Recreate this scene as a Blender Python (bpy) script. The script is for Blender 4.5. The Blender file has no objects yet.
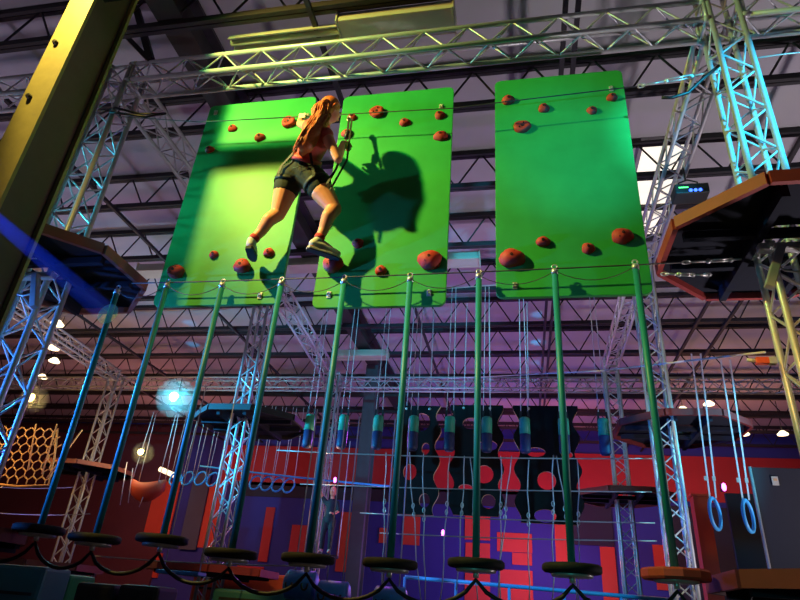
import bpy, bmesh, math, random
from mathutils import Vector, Matrix
random.seed(7)
SC = bpy.context.scene
COL = SC.collection
PI = math.pi

# ---------------------------------------------------------------- materials
def mat(name, color, rough=0.6, metal=0.0, var=0.0, scale=4.0, bump=0.0, emit=0.0, ecol=None, spec=0.5):
    m = bpy.data.materials.new(name); m.use_nodes = True
    nt = m.node_tree; b = nt.nodes['Principled BSDF']
    c = (*color, 1.0)
    b.inputs['Base Color'].default_value = c
    b.inputs['Roughness'].default_value = rough
    b.inputs['Metallic'].default_value = metal
    b.inputs['Specular IOR Level'].default_value = spec
    if emit:
        b.inputs['Emission Color'].default_value = (*(ecol or color), 1.0)
        b.inputs['Emission Strength'].default_value = emit
    if var or bump:
        tc = nt.nodes.new('ShaderNodeTexCoord')
        nz = nt.nodes.new('ShaderNodeTexNoise'); nz.inputs['Scale'].default_value = scale; nz.inputs['Detail'].default_value = 6
        nt.links.new(tc.outputs['Object'], nz.inputs['Vector'])
        if var:
            mx = nt.nodes.new('ShaderNodeMix'); mx.data_type = 'RGBA'
            mx.inputs[6].default_value = tuple(max(0, v*(1-var)) for v in color) + (1,)
            mx.inputs[7].default_value = tuple(min(1, v*(1+var)) for v in color) + (1,)
            nt.links.new(nz.outputs['Fac'], mx.inputs[0])
            nt.links.new(mx.outputs[2], b.inputs['Base Color'])
        if bump:
            bp = nt.nodes.new('ShaderNodeBump'); bp.inputs['Strength'].default_value = bump; bp.inputs['Distance'].default_value = 0.02
            nt.links.new(nz.outputs['Fac'], bp.inputs['Height'])
            nt.links.new(bp.outputs['Normal'], b.inputs['Normal'])
    return m

M = {}
M['alu'] = mat('aluminium', (0.52, 0.52, 0.54), 0.38, 0.35, 0.12, 30)
M['alu_far'] = mat('dull_aluminium', (0.45, 0.43, 0.45), 0.5, 0.3, 0.12, 20)
M['steel_dark'] = mat('dark_painted_steel', (0.028, 0.026, 0.027), 0.65, 0.0, 0.25, 8)
M['joist'] = mat('joist_paint', (0.022, 0.02, 0.024), 0.7)
M['column'] = mat('column_lit_yellow', (0.24, 0.215, 0.07), 0.6, 0.0, 0.2, 12, 0.1)  # flange colour with the yellow of the light mixed in
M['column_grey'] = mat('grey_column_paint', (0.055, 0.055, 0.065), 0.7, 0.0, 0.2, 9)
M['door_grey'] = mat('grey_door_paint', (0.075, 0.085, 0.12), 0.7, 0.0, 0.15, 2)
M['web'] = mat('column_web_shaded', (0.085, 0.06, 0.05), 0.7, 0.0, 0.2, 9)  # darker copy of the column colour, shade of its unlit side put in
M['deck'] = mat('roof_insulation', (0.47, 0.45, 0.48), 0.75, 0.0, 0.12, 1.2, 0.25)
M['seam'] = mat('insulation_seam', (0.33, 0.31, 0.34), 0.8)
M['green'] = mat('green_panel_paint', (0.03, 0.40, 0.075), 0.5, 0.0, 0.22, 5.0, 0.05, spec=0.35)
M['panel_edge'] = mat('panel_edge_green', (0.05, 0.30, 0.07), 0.6)
M['hold'] = mat('hold_red', (0.52, 0.035, 0.02), 0.65, 0.0, 0.3, 18, 0.25)
M['bolt'] = mat('black_bolt', (0.02, 0.02, 0.02), 0.4, 0.5)
M['plate'] = mat('plate_metal', (0.7, 0.66, 0.55), 0.35, 0.4)
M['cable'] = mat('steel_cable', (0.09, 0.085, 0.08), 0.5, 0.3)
M['cable_lit'] = mat('lit_steel_cable', (0.5, 0.48, 0.46), 0.4, 0.4)  # paler copy of the cable steel, light put into the colour
M['rubber'] = mat('black_rubber_cable', (0.006, 0.006, 0.008), 0.5)
M['zinc'] = mat('zinc_hardware', (0.72, 0.70, 0.66), 0.3, 0.6)
M['pole'] = mat('green_pole_coat', (0.012, 0.26, 0.25), 0.45, 0.0, 0.12, 6)
M['step'] = mat('black_step_rubber', (0.006, 0.006, 0.007), 0.75, 0.0, 0.3, 20, 0.2)
M['step_red'] = mat('red_step_paint', (0.50, 0.055, 0.03), 0.6, 0.0, 0.25, 14)
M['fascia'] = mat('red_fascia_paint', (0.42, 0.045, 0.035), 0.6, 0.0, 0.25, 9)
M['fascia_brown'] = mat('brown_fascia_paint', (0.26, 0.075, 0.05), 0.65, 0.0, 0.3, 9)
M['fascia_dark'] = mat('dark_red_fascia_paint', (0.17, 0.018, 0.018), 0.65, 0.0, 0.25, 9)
M['partition'] = mat('partition_paint', (0.014, 0.014, 0.022), 0.8, 0.0, 0.2, 1)
M['under'] = mat('platform_underside', (0.016, 0.019, 0.032), 0.85, 0.0, 0.25, 6, spec=0.2)
M['topdeck'] = mat('platform_top', (0.035, 0.034, 0.04), 0.8, 0.0, 0.2, 10)
M['heater'] = mat('heater_housing', (0.52, 0.51, 0.40), 0.5, 0.1, 0.08, 5)
M['black'] = mat('black_plastic', (0.018, 0.018, 0.02), 0.5)
M['board'] = mat('black_board', (0.012, 0.009, 0.010), 0.9, 0.0, 0.2, 8, spec=0.15)
M['board_edge'] = mat('plywood_edge', (0.70, 0.42, 0.20), 0.6)
M['bag_green'] = mat('bag_green', (0.03, 0.33, 0.22), 0.55)
M['bag_navy'] = mat('bag_navy', (0.02, 0.035, 0.12), 0.55)
M['wall'] = mat('wall_blue_paint', (0.04, 0.045, 0.28), 0.8, 0.0, 0.2, 0.6)
M['wall_dark'] = mat('wall_dark_paint', (0.030, 0.028, 0.042), 0.8, 0.0, 0.2, 0.8)
M['wall_maroon'] = mat('wall_maroon_paint', (0.12, 0.03, 0.04), 0.8, 0.0, 0.25, 0.8)
M['redband'] = mat('red_band_paint', (0.55, 0.03, 0.03), 0.7, 0.0, 0.15, 1.2)
M['redpatch'] = mat('red_orange_paint', (0.66, 0.07, 0.03), 0.7, 0.0, 0.12, 2)
M['floor'] = mat('dark_carpet', (0.05, 0.05, 0.06), 0.9, 0.0, 0.3, 6)
M['net'] = mat('net_rope', (0.55, 0.33, 0.14), 0.8)
M['rope'] = mat('pale_rope', (0.55, 0.50, 0.55), 0.7)
M['blue'] = mat('blue_plastic', (0.03, 0.20, 0.62), 0.4)
M['ring'] = mat('blue_ring', (0.06, 0.36, 0.75), 0.4)
M['teal'] = mat('teal_vinyl', (0.03, 0.16, 0.17), 0.6, 0.0, 0.2, 3)
M['green_vinyl'] = mat('green_vinyl', (0.02, 0.26, 0.12), 0.55)
M['red_vinyl'] = mat('red_vinyl', (0.70, 0.09, 0.04), 0.5)
M['skin'] = mat('skin', (0.84, 0.31, 0.17), 0.5, 0.0, 0.06, 20)
M['hair'] = mat('auburn_hair', (0.60, 0.14, 0.035), 0.5, 0.0, 0.5, 60)
M['shorts'] = mat('dark_olive_denim', (0.020, 0.022, 0.013), 0.85, 0.0, 0.3, 40, 0.2)
M['stitch'] = mat('grey_thread', (0.12, 0.12, 0.09), 0.8)
M['shirt'] = mat('red_shirt', (0.72, 0.10, 0.07), 0.7, 0.0, 0.2, 25, 0.15)
M['harness'] = mat('red_webbing', (0.70, 0.05, 0.06), 0.6)
M['strap'] = mat('black_webbing', (0.012, 0.012, 0.013), 0.6)
M['shoe'] = mat('white_shoe', (0.66, 0.62, 0.52), 0.6)
M['sole'] = mat('dark_sole', (0.03, 0.03, 0.03), 0.7)
M['sole_white'] = mat('white_sole', (0.75, 0.70, 0.60), 0.6)
M['sock'] = mat('red_sock', (0.60, 0.04, 0.04), 0.8)
M['glove'] = mat('pale_glove', (0.72, 0.68, 0.50), 0.7)
M['darkcloth'] = mat('dark_clothes', (0.02, 0.022, 0.03), 0.8)
M['eye_white'] = mat('eye_white', (0.8, 0.8, 0.78), 0.3)
M['lip'] = mat('lip', (0.45, 0.12, 0.10), 0.5)
def emis(name, c, s):
    return mat(name, c, 0.5, 0, emit=s, ecol=c)
M['lamp_cyan'] = emis('cyan_lamp', (0.25, 0.95, 1.0), 14)
M['lamp_yellow'] = emis('amber_lamp', (1.0, 0.75, 0.25), 9)
M['lamp_warm'] = emis('warm_lamp', (1.0, 0.78, 0.45), 3.0)
M['tube_warm'] = emis('warm_tube', (1.0, 0.72, 0.45), 2.2)
M['led_blue'] = emis('blue_led', (0.04, 0.12, 1.0), 4)
M['led_green'] = emis('green_led', (0.1, 1.0, 0.2), 3)
M['led_magenta'] = emis('magenta_led', (1.0, 0.15, 0.9), 6)
M['skylight'] = emis('skylight_panel', (0.95, 0.88, 0.72), 0.95)

# ---------------------------------------------------------------- mesh builder
def frame(d):
    d = Vector(d).normalized()
    a = Vector((0, 0, 1)) if abs(d.z) < 0.9 else Vector((1, 0, 0))
    u = d.cross(a).normalized(); v = d.cross(u).normalized()
    return d, u, v

class MB:
    def __init__(s): s.v = []; s.f = []; s.s = []; s.m = []; s.cm = 0
    def _add(s, vs, fs, smooth):
        o = len(s.v); s.v += [Vector(p) for p in vs]
        for f in fs: s.f.append([i+o for i in f]); s.s.append(smooth); s.m.append(s.cm)
        return s
    def tube(s, a, b, r, n=8, r2=None, cap=True):
        a = Vector(a); b = Vector(b); d, u, v = frame(b-a); r2 = r if r2 is None else r2
        vs = []
        for p, rr in ((a, r), (b, r2)):
            for k in range(n):
                t = 2*PI*k/n; vs.append(p+u*(rr*math.cos(t))+v*(rr*math.sin(t)))
        s._add(vs, [(k, (k+1) % n, n+(k+1) % n, n+k) for k in range(n)], True)
        if cap: s._add(vs, [list(range(n))[::-1], list(range(n, 2*n))], False)
        return s
    def path(s, pts, r, n=6, closed=False):
        pts = [Vector(p) for p in pts]; N = len(pts); vs = []; pu = None
        rr = r if hasattr(r, '__len__') else [r]*N
        for i, p in enumerate(pts):
            if closed: d = pts[(i+1) % N]-pts[i-1]
            else: d = pts[min(i+1, N-1)]-pts[max(i-1, 0)]
            d = d.normalized()
            if pu is None: _, u, v = frame(d)
            else:
                u = (pu-d*pu.dot(d))
                u = u.normalized() if u.length > 1e-6 else frame(d)[1]
                v = d.cross(u)
            pu = u
            for k in range(n):
                t = 2*PI*k/n; vs.append(p+u*(rr[i]*math.cos(t))+v*(rr[i]*math.sin(t)))
        fs = []
        for i in range(N if closed else N-1):
            j = (i+1) % N
            for k in range(n): fs.append((i*n+k, i*n+(k+1) % n, j*n+(k+1) % n, j*n+k))
        if not closed: fs += [list(range(n))[::-1], list(range((N-1)*n, N*n))]
        return s._add(vs, fs, True)
    def box(s, c, size, rot=None):
        c = Vector(c); x, y, z = (q/2 for q in size); R = rot or Matrix.Identity(3)
        vs = [c+R @ Vector((sx*x, sy*y, sz*z)) for sx in (-1, 1) for sy in (-1, 1) for sz in (-1, 1)]
        return s._add(vs, [(0, 1, 3, 2), (4, 6, 7, 5), (0, 4, 5, 1), (2, 3, 7, 6), (0, 2, 6, 4), (1, 5, 7, 3)], False)
    def bar(s, a, b, w, h, up=(0, 0, 1)):
        a = Vector(a); b = Vector(b); d = (b-a); L = d.length; d = d.normalized()
        u = Vector(up); sd = d.cross(u)
        if sd.length < 1e-5: sd = d.cross(Vector((1, 0, 0)))
        sd = sd.normalized(); u = sd.cross(d)
        R = Matrix((d, sd, u)).transposed()
        return s.box((a+b)/2, (L, w, h), R)
    def prism(s, poly, o, ux, uy, un, t):
        o, ux, uy, un = map(Vector, (o, ux, uy, un)); n = len(poly)
        A = [o+ux*x+uy*y for x, y in poly]; B = [p+un*t for p in A]
        s._add(A+B, [list(range(n))[::-1], list(range(n, 2*n))], False)
        return s._add(A+B, [(k, (k+1) % n, n+(k+1) % n, n+k) for k in range(n)], False)
    def lathe(s, prof, o, ax=(0, 0, 1), n=16, smooth=True):
        d, u, v = frame(ax); o = Vector(o); vs = []
        for r, h in prof:
            for k in range(n):
                t = 2*PI*k/n; vs.append(o+d*h+u*(r*math.cos(t))+v*(r*math.sin(t)))
        fs = [(i*n+k, i*n+(k+1) % n, (i+1)*n+(k+1) % n, (i+1)*n+k) for i in range(len(prof)-1) for k in range(n)]
        s._add(vs, fs, smooth)
        m = len(prof)-1
        return s._add(vs, [list(range(n))[::-1], list(range(m*n, m*n+n))], False)
    def ball(s, c, r, n=10, sc=(1, 1, 1)):
        c = Vector(c); vs = []; fs = []; h = n//2+1
        for i in range(h+1):
            ph = PI*i/h
            for k in range(n):
                t = 2*PI*k/n
                vs.append(c+Vector((r*sc[0]*math.sin(ph)*math.cos(t), r*sc[1]*math.sin(ph)*math.sin(t), r*sc[2]*math.cos(ph))))
        for i in range(h):
            for k in range(n): fs.append((i*n+k, (i+1)*n+k, (i+1)*n+(k+1) % n, i*n+(k+1) % n))
        return s._add(vs, fs, True)
    def build(s, name, mats, parent=None, bevel=0.0):
        me = bpy.data.meshes.new(name)
        me.from_pydata([tuple(p) for p in s.v], [], s.f)
        for p, sm, mi in zip(me.polygons, s.s, s.m): p.use_smooth = sm; p.material_index = mi
        for m in (mats if isinstance(mats, (list, tuple)) else [mats]): me.materials.append(m)
        bm = bmesh.new(); bm.from_mesh(me)
        bmesh.ops.remove_doubles(bm, verts=bm.verts, dist=1e-5)
        bmesh.ops.recalc_face_normals(bm, faces=bm.faces)
        if bevel:
            es = [e for e in bm.edges if len(e.link_faces) == 2 and e.calc_face_angle(0) > 0.6]
            bmesh.ops.bevel(bm, geom=es, offset=bevel, segments=2, affect='EDGES', profile=0.6)
        bm.to_mesh(me); bm.free()
        o = bpy.data.objects.new(name, me); COL.objects.link(o)
        if parent: o.parent = parent
        return o

def tag(o, label=None, cat=None, group=None, kind=None):
    if label: o['label'] = label
    if cat: o['category'] = cat
    if group: o['group'] = group
    if kind: o['kind'] = kind
    return o
def thing(name, label, cat, loc=(0, 0, 0), group=None, rz=0):
    o = bpy.data.objects.new(name, None); COL.objects.link(o)
    o.location = loc; o.rotation_euler = (0, 0, rz); o.empty_display_size = 0.1
    return tag(o, label, cat, group)
def struct(name, mb, m, label=None, bevel=0):
    return tag(mb.build(name, m, None, bevel), label, None, None, 'structure')
KIDS = {}
def copy_thing(o, loc, label, group=None, rz=None):
    r = o.copy(); COL.objects.link(r); r.location = loc
    if rz is not None: r.rotation_euler = (0, 0, rz)
    tag(r, label, None, group)
    for ch in list(o.children):
        c = ch.copy(); COL.objects.link(c); c.parent = r
        for g in list(ch.children):
            d = g.copy(); COL.objects.link(d); d.parent = c
    return r

# ---------------------------------------------------------------- box truss
def truss(name, label, cat, p0, p1, s=0.24, r=0.025, br=0.0095, m='alu', group=None, period=0.43, n=8, u=None):
    p0 = Vector(p0); p1 = Vector(p1); L = (p1-p0).length; d = (p1-p0)/L
    ax = max(range(3), key=lambda i: abs(d[i]))
    if ax == 2: U, V = Vector((1, 0, 0)), Vector((0, 1, 0))
    elif ax == 0: U, V = Vector((0, 1, 0)), Vector((0, 0, 1))
    else: U, V = Vector((1, 0, 0)), Vector((0, 0, 1))
    t = thing(name, label, cat, p0, group)
    h = s/2; cs = [(-h, -h), (h, -h), (h, h), (-h, h)]
    for a, b in cs:
        MB().tube(U*a+V*b, U*a+V*b+d*L, r, n).build('chord', M[m], t)
    k = max(2, round(L/(period/2))); st = L/k
    mb = MB()
    for f in range(4):
        a, b = cs[f], cs[(f+1) % 4]
        for i in range(k):
            q0, q1 = (a, b) if (i+f) % 2 == 0 else (b, a)
            mb.tube(U*q0[0]+V*q0[1]+d*(i*st), U*q1[0]+V*q1[1]+d*((i+1)*st), br, 5, cap=False)
    mb.build('bracing', M[m], t)
    for z in (0.02, L-0.02):
        e = MB()
        for f in range(4):
            a, b = cs[f], cs[(f+1) % 4]
            e.tube(U*a[0]+V*a[1]+d*z, U*b[0]+V*b[1]+d*z, 0.016, 6)
            e.tube(U*a[0]+V*a[1]+d*(z-0.03), U*a[0]+V*a[1]+d*(z+0.03), r*1.22, n)
        e.build('end_frame', M[m], t)
    return t

def octa(h):
    c = h*(math.sqrt(2)-1)
    return [(-c, -h), (c, -h), (h, -c), (h, c), (c, h), (-c, h), (-h, c), (-h, -c)]

def platform(name, label, c, z, h, fm='fascia', group=None, beams=True):
    """octagonal deck around a tower: underside at z, fascia boards round the rim"""
    t = thing(name, label, 'platform', (c[0], c[1], z), group)
    o8 = octa(h); i8 = octa(0.22)
    mb = MB(); vs = []
    for zz in (0.055, 0.085):
        vs += [(x, y, zz) for x, y in o8]+[(x, y, zz) for x, y in i8]
    fs = []
    for k in range(8):
        j = (k+1) % 8
        fs += [(k, j, 8+j, 8+k), (16+k, 16+j, 24+j, 24+k), (k, j, 16+j, 16+k), (8+k, 8+j, 24+j, 24+k)]
    mb._add(vs, fs, False); mb.build('deck', [M['under']], t)
    for k in range(8):
        a, b = o8[k], o8[(k+1) % 8]
        mx, my = (a[0]+b[0])/2, (a[1]+b[1])/2; l = math.hypot(mx, my); nx, ny = mx/l, my/l
        MB().bar((a[0]+nx*.018, a[1]+ny*.018, 0.045), (b[0]+nx*.018, b[1]+ny*.018, 0.045), 0.036, 0.09).build('fascia_board', M[fm], t)
    if beams:
        for x in (-0.21, 0.21):
            MB().box((x, 0, 0.0), (0.05, h*1.86, 0.1)).build('support_beam', M['under'], t)
        for y in (-0.21, 0.21):
            MB().box((0, y, -0.0), (h*1.86, 0.05, 0.06)).build('cross_beam', M['under'], t)
    return t

def lerp(a, b, t): return Vector(a)*(1-t)+Vector(b)*t
def sag(a, b, d, n=12):
    return [lerp(a, b, i/n)-Vector((0, 0, d*4*(i/n)*(1-i/n))) for i in range(n+1)]

# ---------------------------------------------------------------- camera
cam = bpy.data.cameras.new('camera'); cam.lens = 27.0; cam.sensor_width = 36.0; cam.clip_end = 200
co = bpy.data.objects.new('camera', cam); COL.objects.link(co)
co.matrix_world = Matrix.Translation((0, 0, 1.6)) @ Matrix([[0.980947, 0.023861, 0.192803], [0.181452, -0.467092, -0.86539], [0.069408, 0.883887, -0.462523]]).to_4x4()
SC.camera = co

# ---------------------------------------------------------------- the hall
XL, XR, YF, YB, ZC = -22.0, 14.0, -5.0, 21.0, 7.62
struct('floor', MB().box(((XL+XR)/2, (YF+YB)/2, -0.05), (XR-XL, YB-YF, 0.1)), M['floor'], 'dark carpeted hall floor')
struct('ceiling', MB().box(((XL+XR)/2, (YF+YB)/2, ZC+0.05), (XR-XL, YB-YF, 0.1)), M['deck'], 'pale insulated roof deck above the black joists')
struct('wall_back', MB().box(((XL+XR)/2, YB+0.1, ZC/2), (XR-XL, 0.2, ZC)), M['wall'], 'blue painted far wall')
struct('wall_left', MB().box((XL-0.1, (YF+YB)/2, ZC/2), (0.2, YB-YF, ZC)), M['wall_maroon'], 'dark maroon side wall')
struct('wall_right', MB().box((XR+0.1, (YF+YB)/2, ZC/2), (0.2, YB-YF, ZC)), M['wall_dark'], 'dark side wall')
trims = 0
def wall_patch(box, m, y=YB, label='red painted block on the far wall'):
    global trims
    trims += 1
    x0, x1, z0, z1 = box
    struct('trim_%d' % trims, MB().box(((x0+x1)/2, y-0.03, (z0+z1)/2), (x1-x0, 0.06, z1-z0)), m, label)
bx = (-10.899, -3.134, 5.415, 6.683); b2 = (5.269, 8.466, 5.953, 6.451)
wall_patch((bx[0], 10.6, bx[2]-0.05, bx[3]+0.1), M['redband'], label='long red band along the top of the far wall')
for p in ((-3.955, -3.380, 3.634, 4.798), (-1.886, -1.071, 3.896, 4.890), (-1.858, -1.071, 2.040, 3.805), (-0.848, 0.256, 3.597, 4.166), (-0.380, 0.240, 3.229, 3.580),
          (-0.793, 0.244, 2.063, 3.074), (0.976, 1.377, 3.355, 4.877), (2.320, 2.759, 2.272, 3.896), (-6.146, -5.660, 2.695, 4.571), (-4.751, -4.478, 3.647, 4.116), (-11.254, -10.639, 3.175, 5.333),
          (-14.361, -13.805, 3.069, 3.434), (-13.720, -12.490, 2.118, 2.912), (3.884, 4.257, 2.773, 4.032)):
    wall_patch(p, M['redpatch'])
for p in ((-8.902, -8.572, 2.844, 4.618), (-7.852, -7.208, 3.093, 4.075), (-9.611, -8.647, 1.956, 2.684)):
    wall_patch(p, M['redband'], label='dull red painted block on the far wall')
wall_patch((-13.362, -12.371, 3.458, 5.347), M['redpatch'], YB-.1)
wall_patch((-11.887, -11.228, 3.069, 5.787), M['door_grey'], YB-.1, 'grey door-like wall section')
wall_patch((1.410, 2.762, 3.919, 5.625), M['wall_dark'], YB, 'dark wall section')
bl = (-10.301, 1.200, 4.972, 5.469)
wall_patch((bl[0], bl[1], bl[2], bl[3]), M['wall_dark'], label='dark strip under the red band')
struct('trim_90', MB().box((-17.2, YB-0.05, 3.8), (9.0, 0.1, 7.4)), M['wall_maroon'], 'dark maroon section of the far wall')
struct('trim_91', MB().box((9.0, YB-0.05, 2.6), (9.0, 0.1, 5.2)), M['wall_dark'], 'dark section of the far wall')
px0, px1, pz0, pz1 = (3.755, 4.079, 2.307, 4.405)
struct('pillar_red', MB().box(((px0+px1)/2, 15.1, 2.2), (px1-px0, 0.3, 4.4)).box(((px0+px1)/2, 15.1, 4.43), (px1-px0+.08, 0.36, 0.06)), M['redpatch'], 'red square pillar near the hanging rings')

# joists: top chord, bottom chord and zigzag web, one each 1.5 m
def joist(y):
    mb = MB(); x0, x1 = XL, XR
    for z in (6.99, 7.57):
        mb.box(((x0+x1)/2, y-0.028, z), (x1-x0, 0.045, 0.075)); mb.box(((x0+x1)/2, y+0.028, z), (x1-x0, 0.045, 0.075))
    n = int((x1-x0)/0.70); st = (x1-x0)/n
    for i in range(n):
        a = x0+i*st
        mb.tube((a, y, 6.99), (a+st/2, y, 7.57), 0.014, 5, cap=False)
        mb.tube((a+st/2, y, 7.57), (a+st, y, 6.99), 0.014, 5, cap=False)
    return struct('roof_joist', mb, M['joist'], 'black open-web steel roof joist')
for k in range(13): joist(2.25+1.5*k)
for x in (0.52, 0.64, -1.99, 3.35, 3.88, -6.2, -9.5, -11.0):
    struct('bridging_beam', MB().box((x, 11.5, 6.925), (0.05, 19.0, 0.05)), M['joist'], 'thin black bridging bar under the joists')
# girder and its columns (H-sections)
def hsection(mb, c, w, d, z0, z1, tf=0.03):
    cx, cy = c
    mb.box((cx, cy-d/2+tf/2, (z0+z1)/2), (w, tf, z1-z0)); mb.box((cx, cy+d/2-tf/2, (z0+z1)/2), (w, tf, z1-z0))
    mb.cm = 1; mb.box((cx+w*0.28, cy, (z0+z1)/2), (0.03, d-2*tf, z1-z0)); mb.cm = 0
mb = MB(); gx = -3.58
mb.box((gx, 11.0, 7.07), (0.30, 20.0, 0.04)); mb.box((gx, 11.0, 7.5), (0.30, 20.0, 0.04)); mb.box((gx, 11.0, 7.29), (0.06, 20.0, 0.4))
struct('girder_beam', mb, M['steel_dark'], 'wide dark steel girder running back under the roof')
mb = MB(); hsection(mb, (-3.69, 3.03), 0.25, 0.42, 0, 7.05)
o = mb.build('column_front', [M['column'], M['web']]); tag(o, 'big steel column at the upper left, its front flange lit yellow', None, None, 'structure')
mb = MB()
for z in (5.0, 5.62): mb.lathe([(0.0, 0.03), (0.02, 0.028), (0.026, 0.0)], (-3.74, 2.82, z), (0, -1, 0), 6, False)
b = mb.build('column_bolt', M['bolt'], o)
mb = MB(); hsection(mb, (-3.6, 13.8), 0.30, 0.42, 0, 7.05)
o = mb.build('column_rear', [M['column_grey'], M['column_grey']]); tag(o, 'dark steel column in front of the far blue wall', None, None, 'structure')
struct('knee_beam', MB().bar((-4.355, 3.900, 7.780), (-3.817, 3.900, 6.690), 0.07, 0.07), M['joist'], 'dark diagonal brace beside the big column')
struct('knee_beam', MB().bar((-3.807, 3.900, 6.658), (-4.336, 3.900, 7.219), 0.05, 0.05), M['joist'], 'thin dark diagonal brace beside the big column')

tag(MB().box((-3.34, 2.88, 6.31), (.46, .10, .10)).build('shadow_bar', M['steel_dark']), 'unseen dark bar added to cast the band of shade on the left green panel', None, None, 'structure')  # added out of view to throw the dark band across the left panel
# heaters hung under the joists
def heater(x0, x1, y, z, label, tube_to=None):
    t = thing('overhead_heater', label, 'heater', ((x0+x1)/2, y, z), 'overhead heaters')
    h = x1-x0
    MB().prism([(-0.15, 0), (0.15, 0), (0.15, 0.05), (0.11, 0.17), (-0.11, 0.17), (-0.15, 0.05)], (-h/2, 0, 0), (0, 1, 0), (0, 0, 1), (1, 0, 0), h).build('housing', M['heater'], t, 0.008)
    for sx in (-h/2-0.008, h/2+0.008):
        MB().box((sx, 0, 0.085), (0.016, 0.32, 0.19)).build('end_cap', M['heater'], t)
    for sx in (-h*0.38, h*0.38):
        MB().tube((sx, 0, 0.16), (sx, 0, 7.0-z), 0.007, 5).build('hanger', M['joist'], t)
    if tube_to is not None:
        L = (x0-tube_to)
        MB().tube((-h/2, 0.02, 0.07), (-h/2-L, 0.02, 0.07), 0.035, 10).build('burner_tube', M['heater'], t)
        MB().prism([(-0.09, 0.02), (-0.055, 0.11), (0.055, 0.11), (0.09, 0.02), (0.075, 0.02), (0.05, 0.1), (-0.05, 0.1), (-0.075, 0.02)], (-h/2-L, 0.02, 0.01), (0, 1, 0), (0, 0, 1), (1, 0, 0), L).build('reflector', M['heater'], t)
    return t
heater(-1.72, -0.56, 3.94, 6.82, 'boxy pale heater with a long tube above the lattice beam, top centre', -2.95)
heater(-6.9, -0.62, 8.60, 6.86, 'long pale heater housing seen between the green panels')
heater(-4.2, -3.0, 12.55, 6.80, 'short pale heater glowing yellowish behind the middle panel, far back')
# skylight
t = thing('skylight', 'bright cream skylight strip beside the right green panel', 'skylight', (2.06, 8.0, 7.6))
MB().box((0, 0, 0.0), (0.62, 2.5, 0.02)).build('lit_panel', M['skylight'], t)
f = MB()
for sx in (-0.33, 0.33): f.box((sx, 0, -0.005), (0.05, 2.6, 0.05))
for sy in (-1.28, 1.28): f.box((0, sy, -0.005), (0.7, 0.05, 0.05))
f.build('rim_frame', M['seam'], t)

# ---------------------------------------------------------------- near course: towers, beams, platforms
TXL, TXR, TY = -4.155, 1.845, 4.02
ZB = 6.53           # centre height of the top beams
truss('truss_tower', 'silver lattice tower left of the green panels, beside the big column', 'tower', (TXL, TY, 0), (TXL, TY, 6.65))
truss('truss_tower', 'cyan-lit lattice tower rising through the big right platform', 'tower', (TXR, TY, 0), (TXR, TY, 7.45))
truss('truss_beam', 'long lattice beam above the green panels, lit yellow in its middle', 'beam', (TXL+.135, TY, ZB), (TXR-.135, TY, ZB))
truss('truss_beam', 'lattice beam passing behind the big column at the left edge, cyan lit', 'beam', (TXL-.135, TY, ZB), (-9.8, TY, ZB))
truss('truss_beam', 'lattice beam end right of the cyan-lit tower at the top right corner', 'beam', (TXR+.135, TY, ZB), (7.6, TY, ZB))
truss('truss_beam', 'dull lattice beam running back from the left tower behind the first green panel', 'beam', (TXL, TY+.135, ZB), (TXL, 8.36, ZB), m='alu_far')
truss('truss_beam', 'dark lattice beam running back from the cyan tower past the skylight', 'beam', (TXR, TY+.135, ZB), (TXR, 8.26, ZB), m='alu_far')
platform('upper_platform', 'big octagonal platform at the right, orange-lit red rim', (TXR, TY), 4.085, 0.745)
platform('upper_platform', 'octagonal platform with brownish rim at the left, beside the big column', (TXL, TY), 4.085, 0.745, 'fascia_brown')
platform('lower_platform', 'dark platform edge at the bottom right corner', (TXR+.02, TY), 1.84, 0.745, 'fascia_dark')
platform('lower_platform', 'dark reddish platform at the bottom left corner under the left tower', (TXL-.0, TY), 1.86, 0.47, 'fascia_brown')

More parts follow.
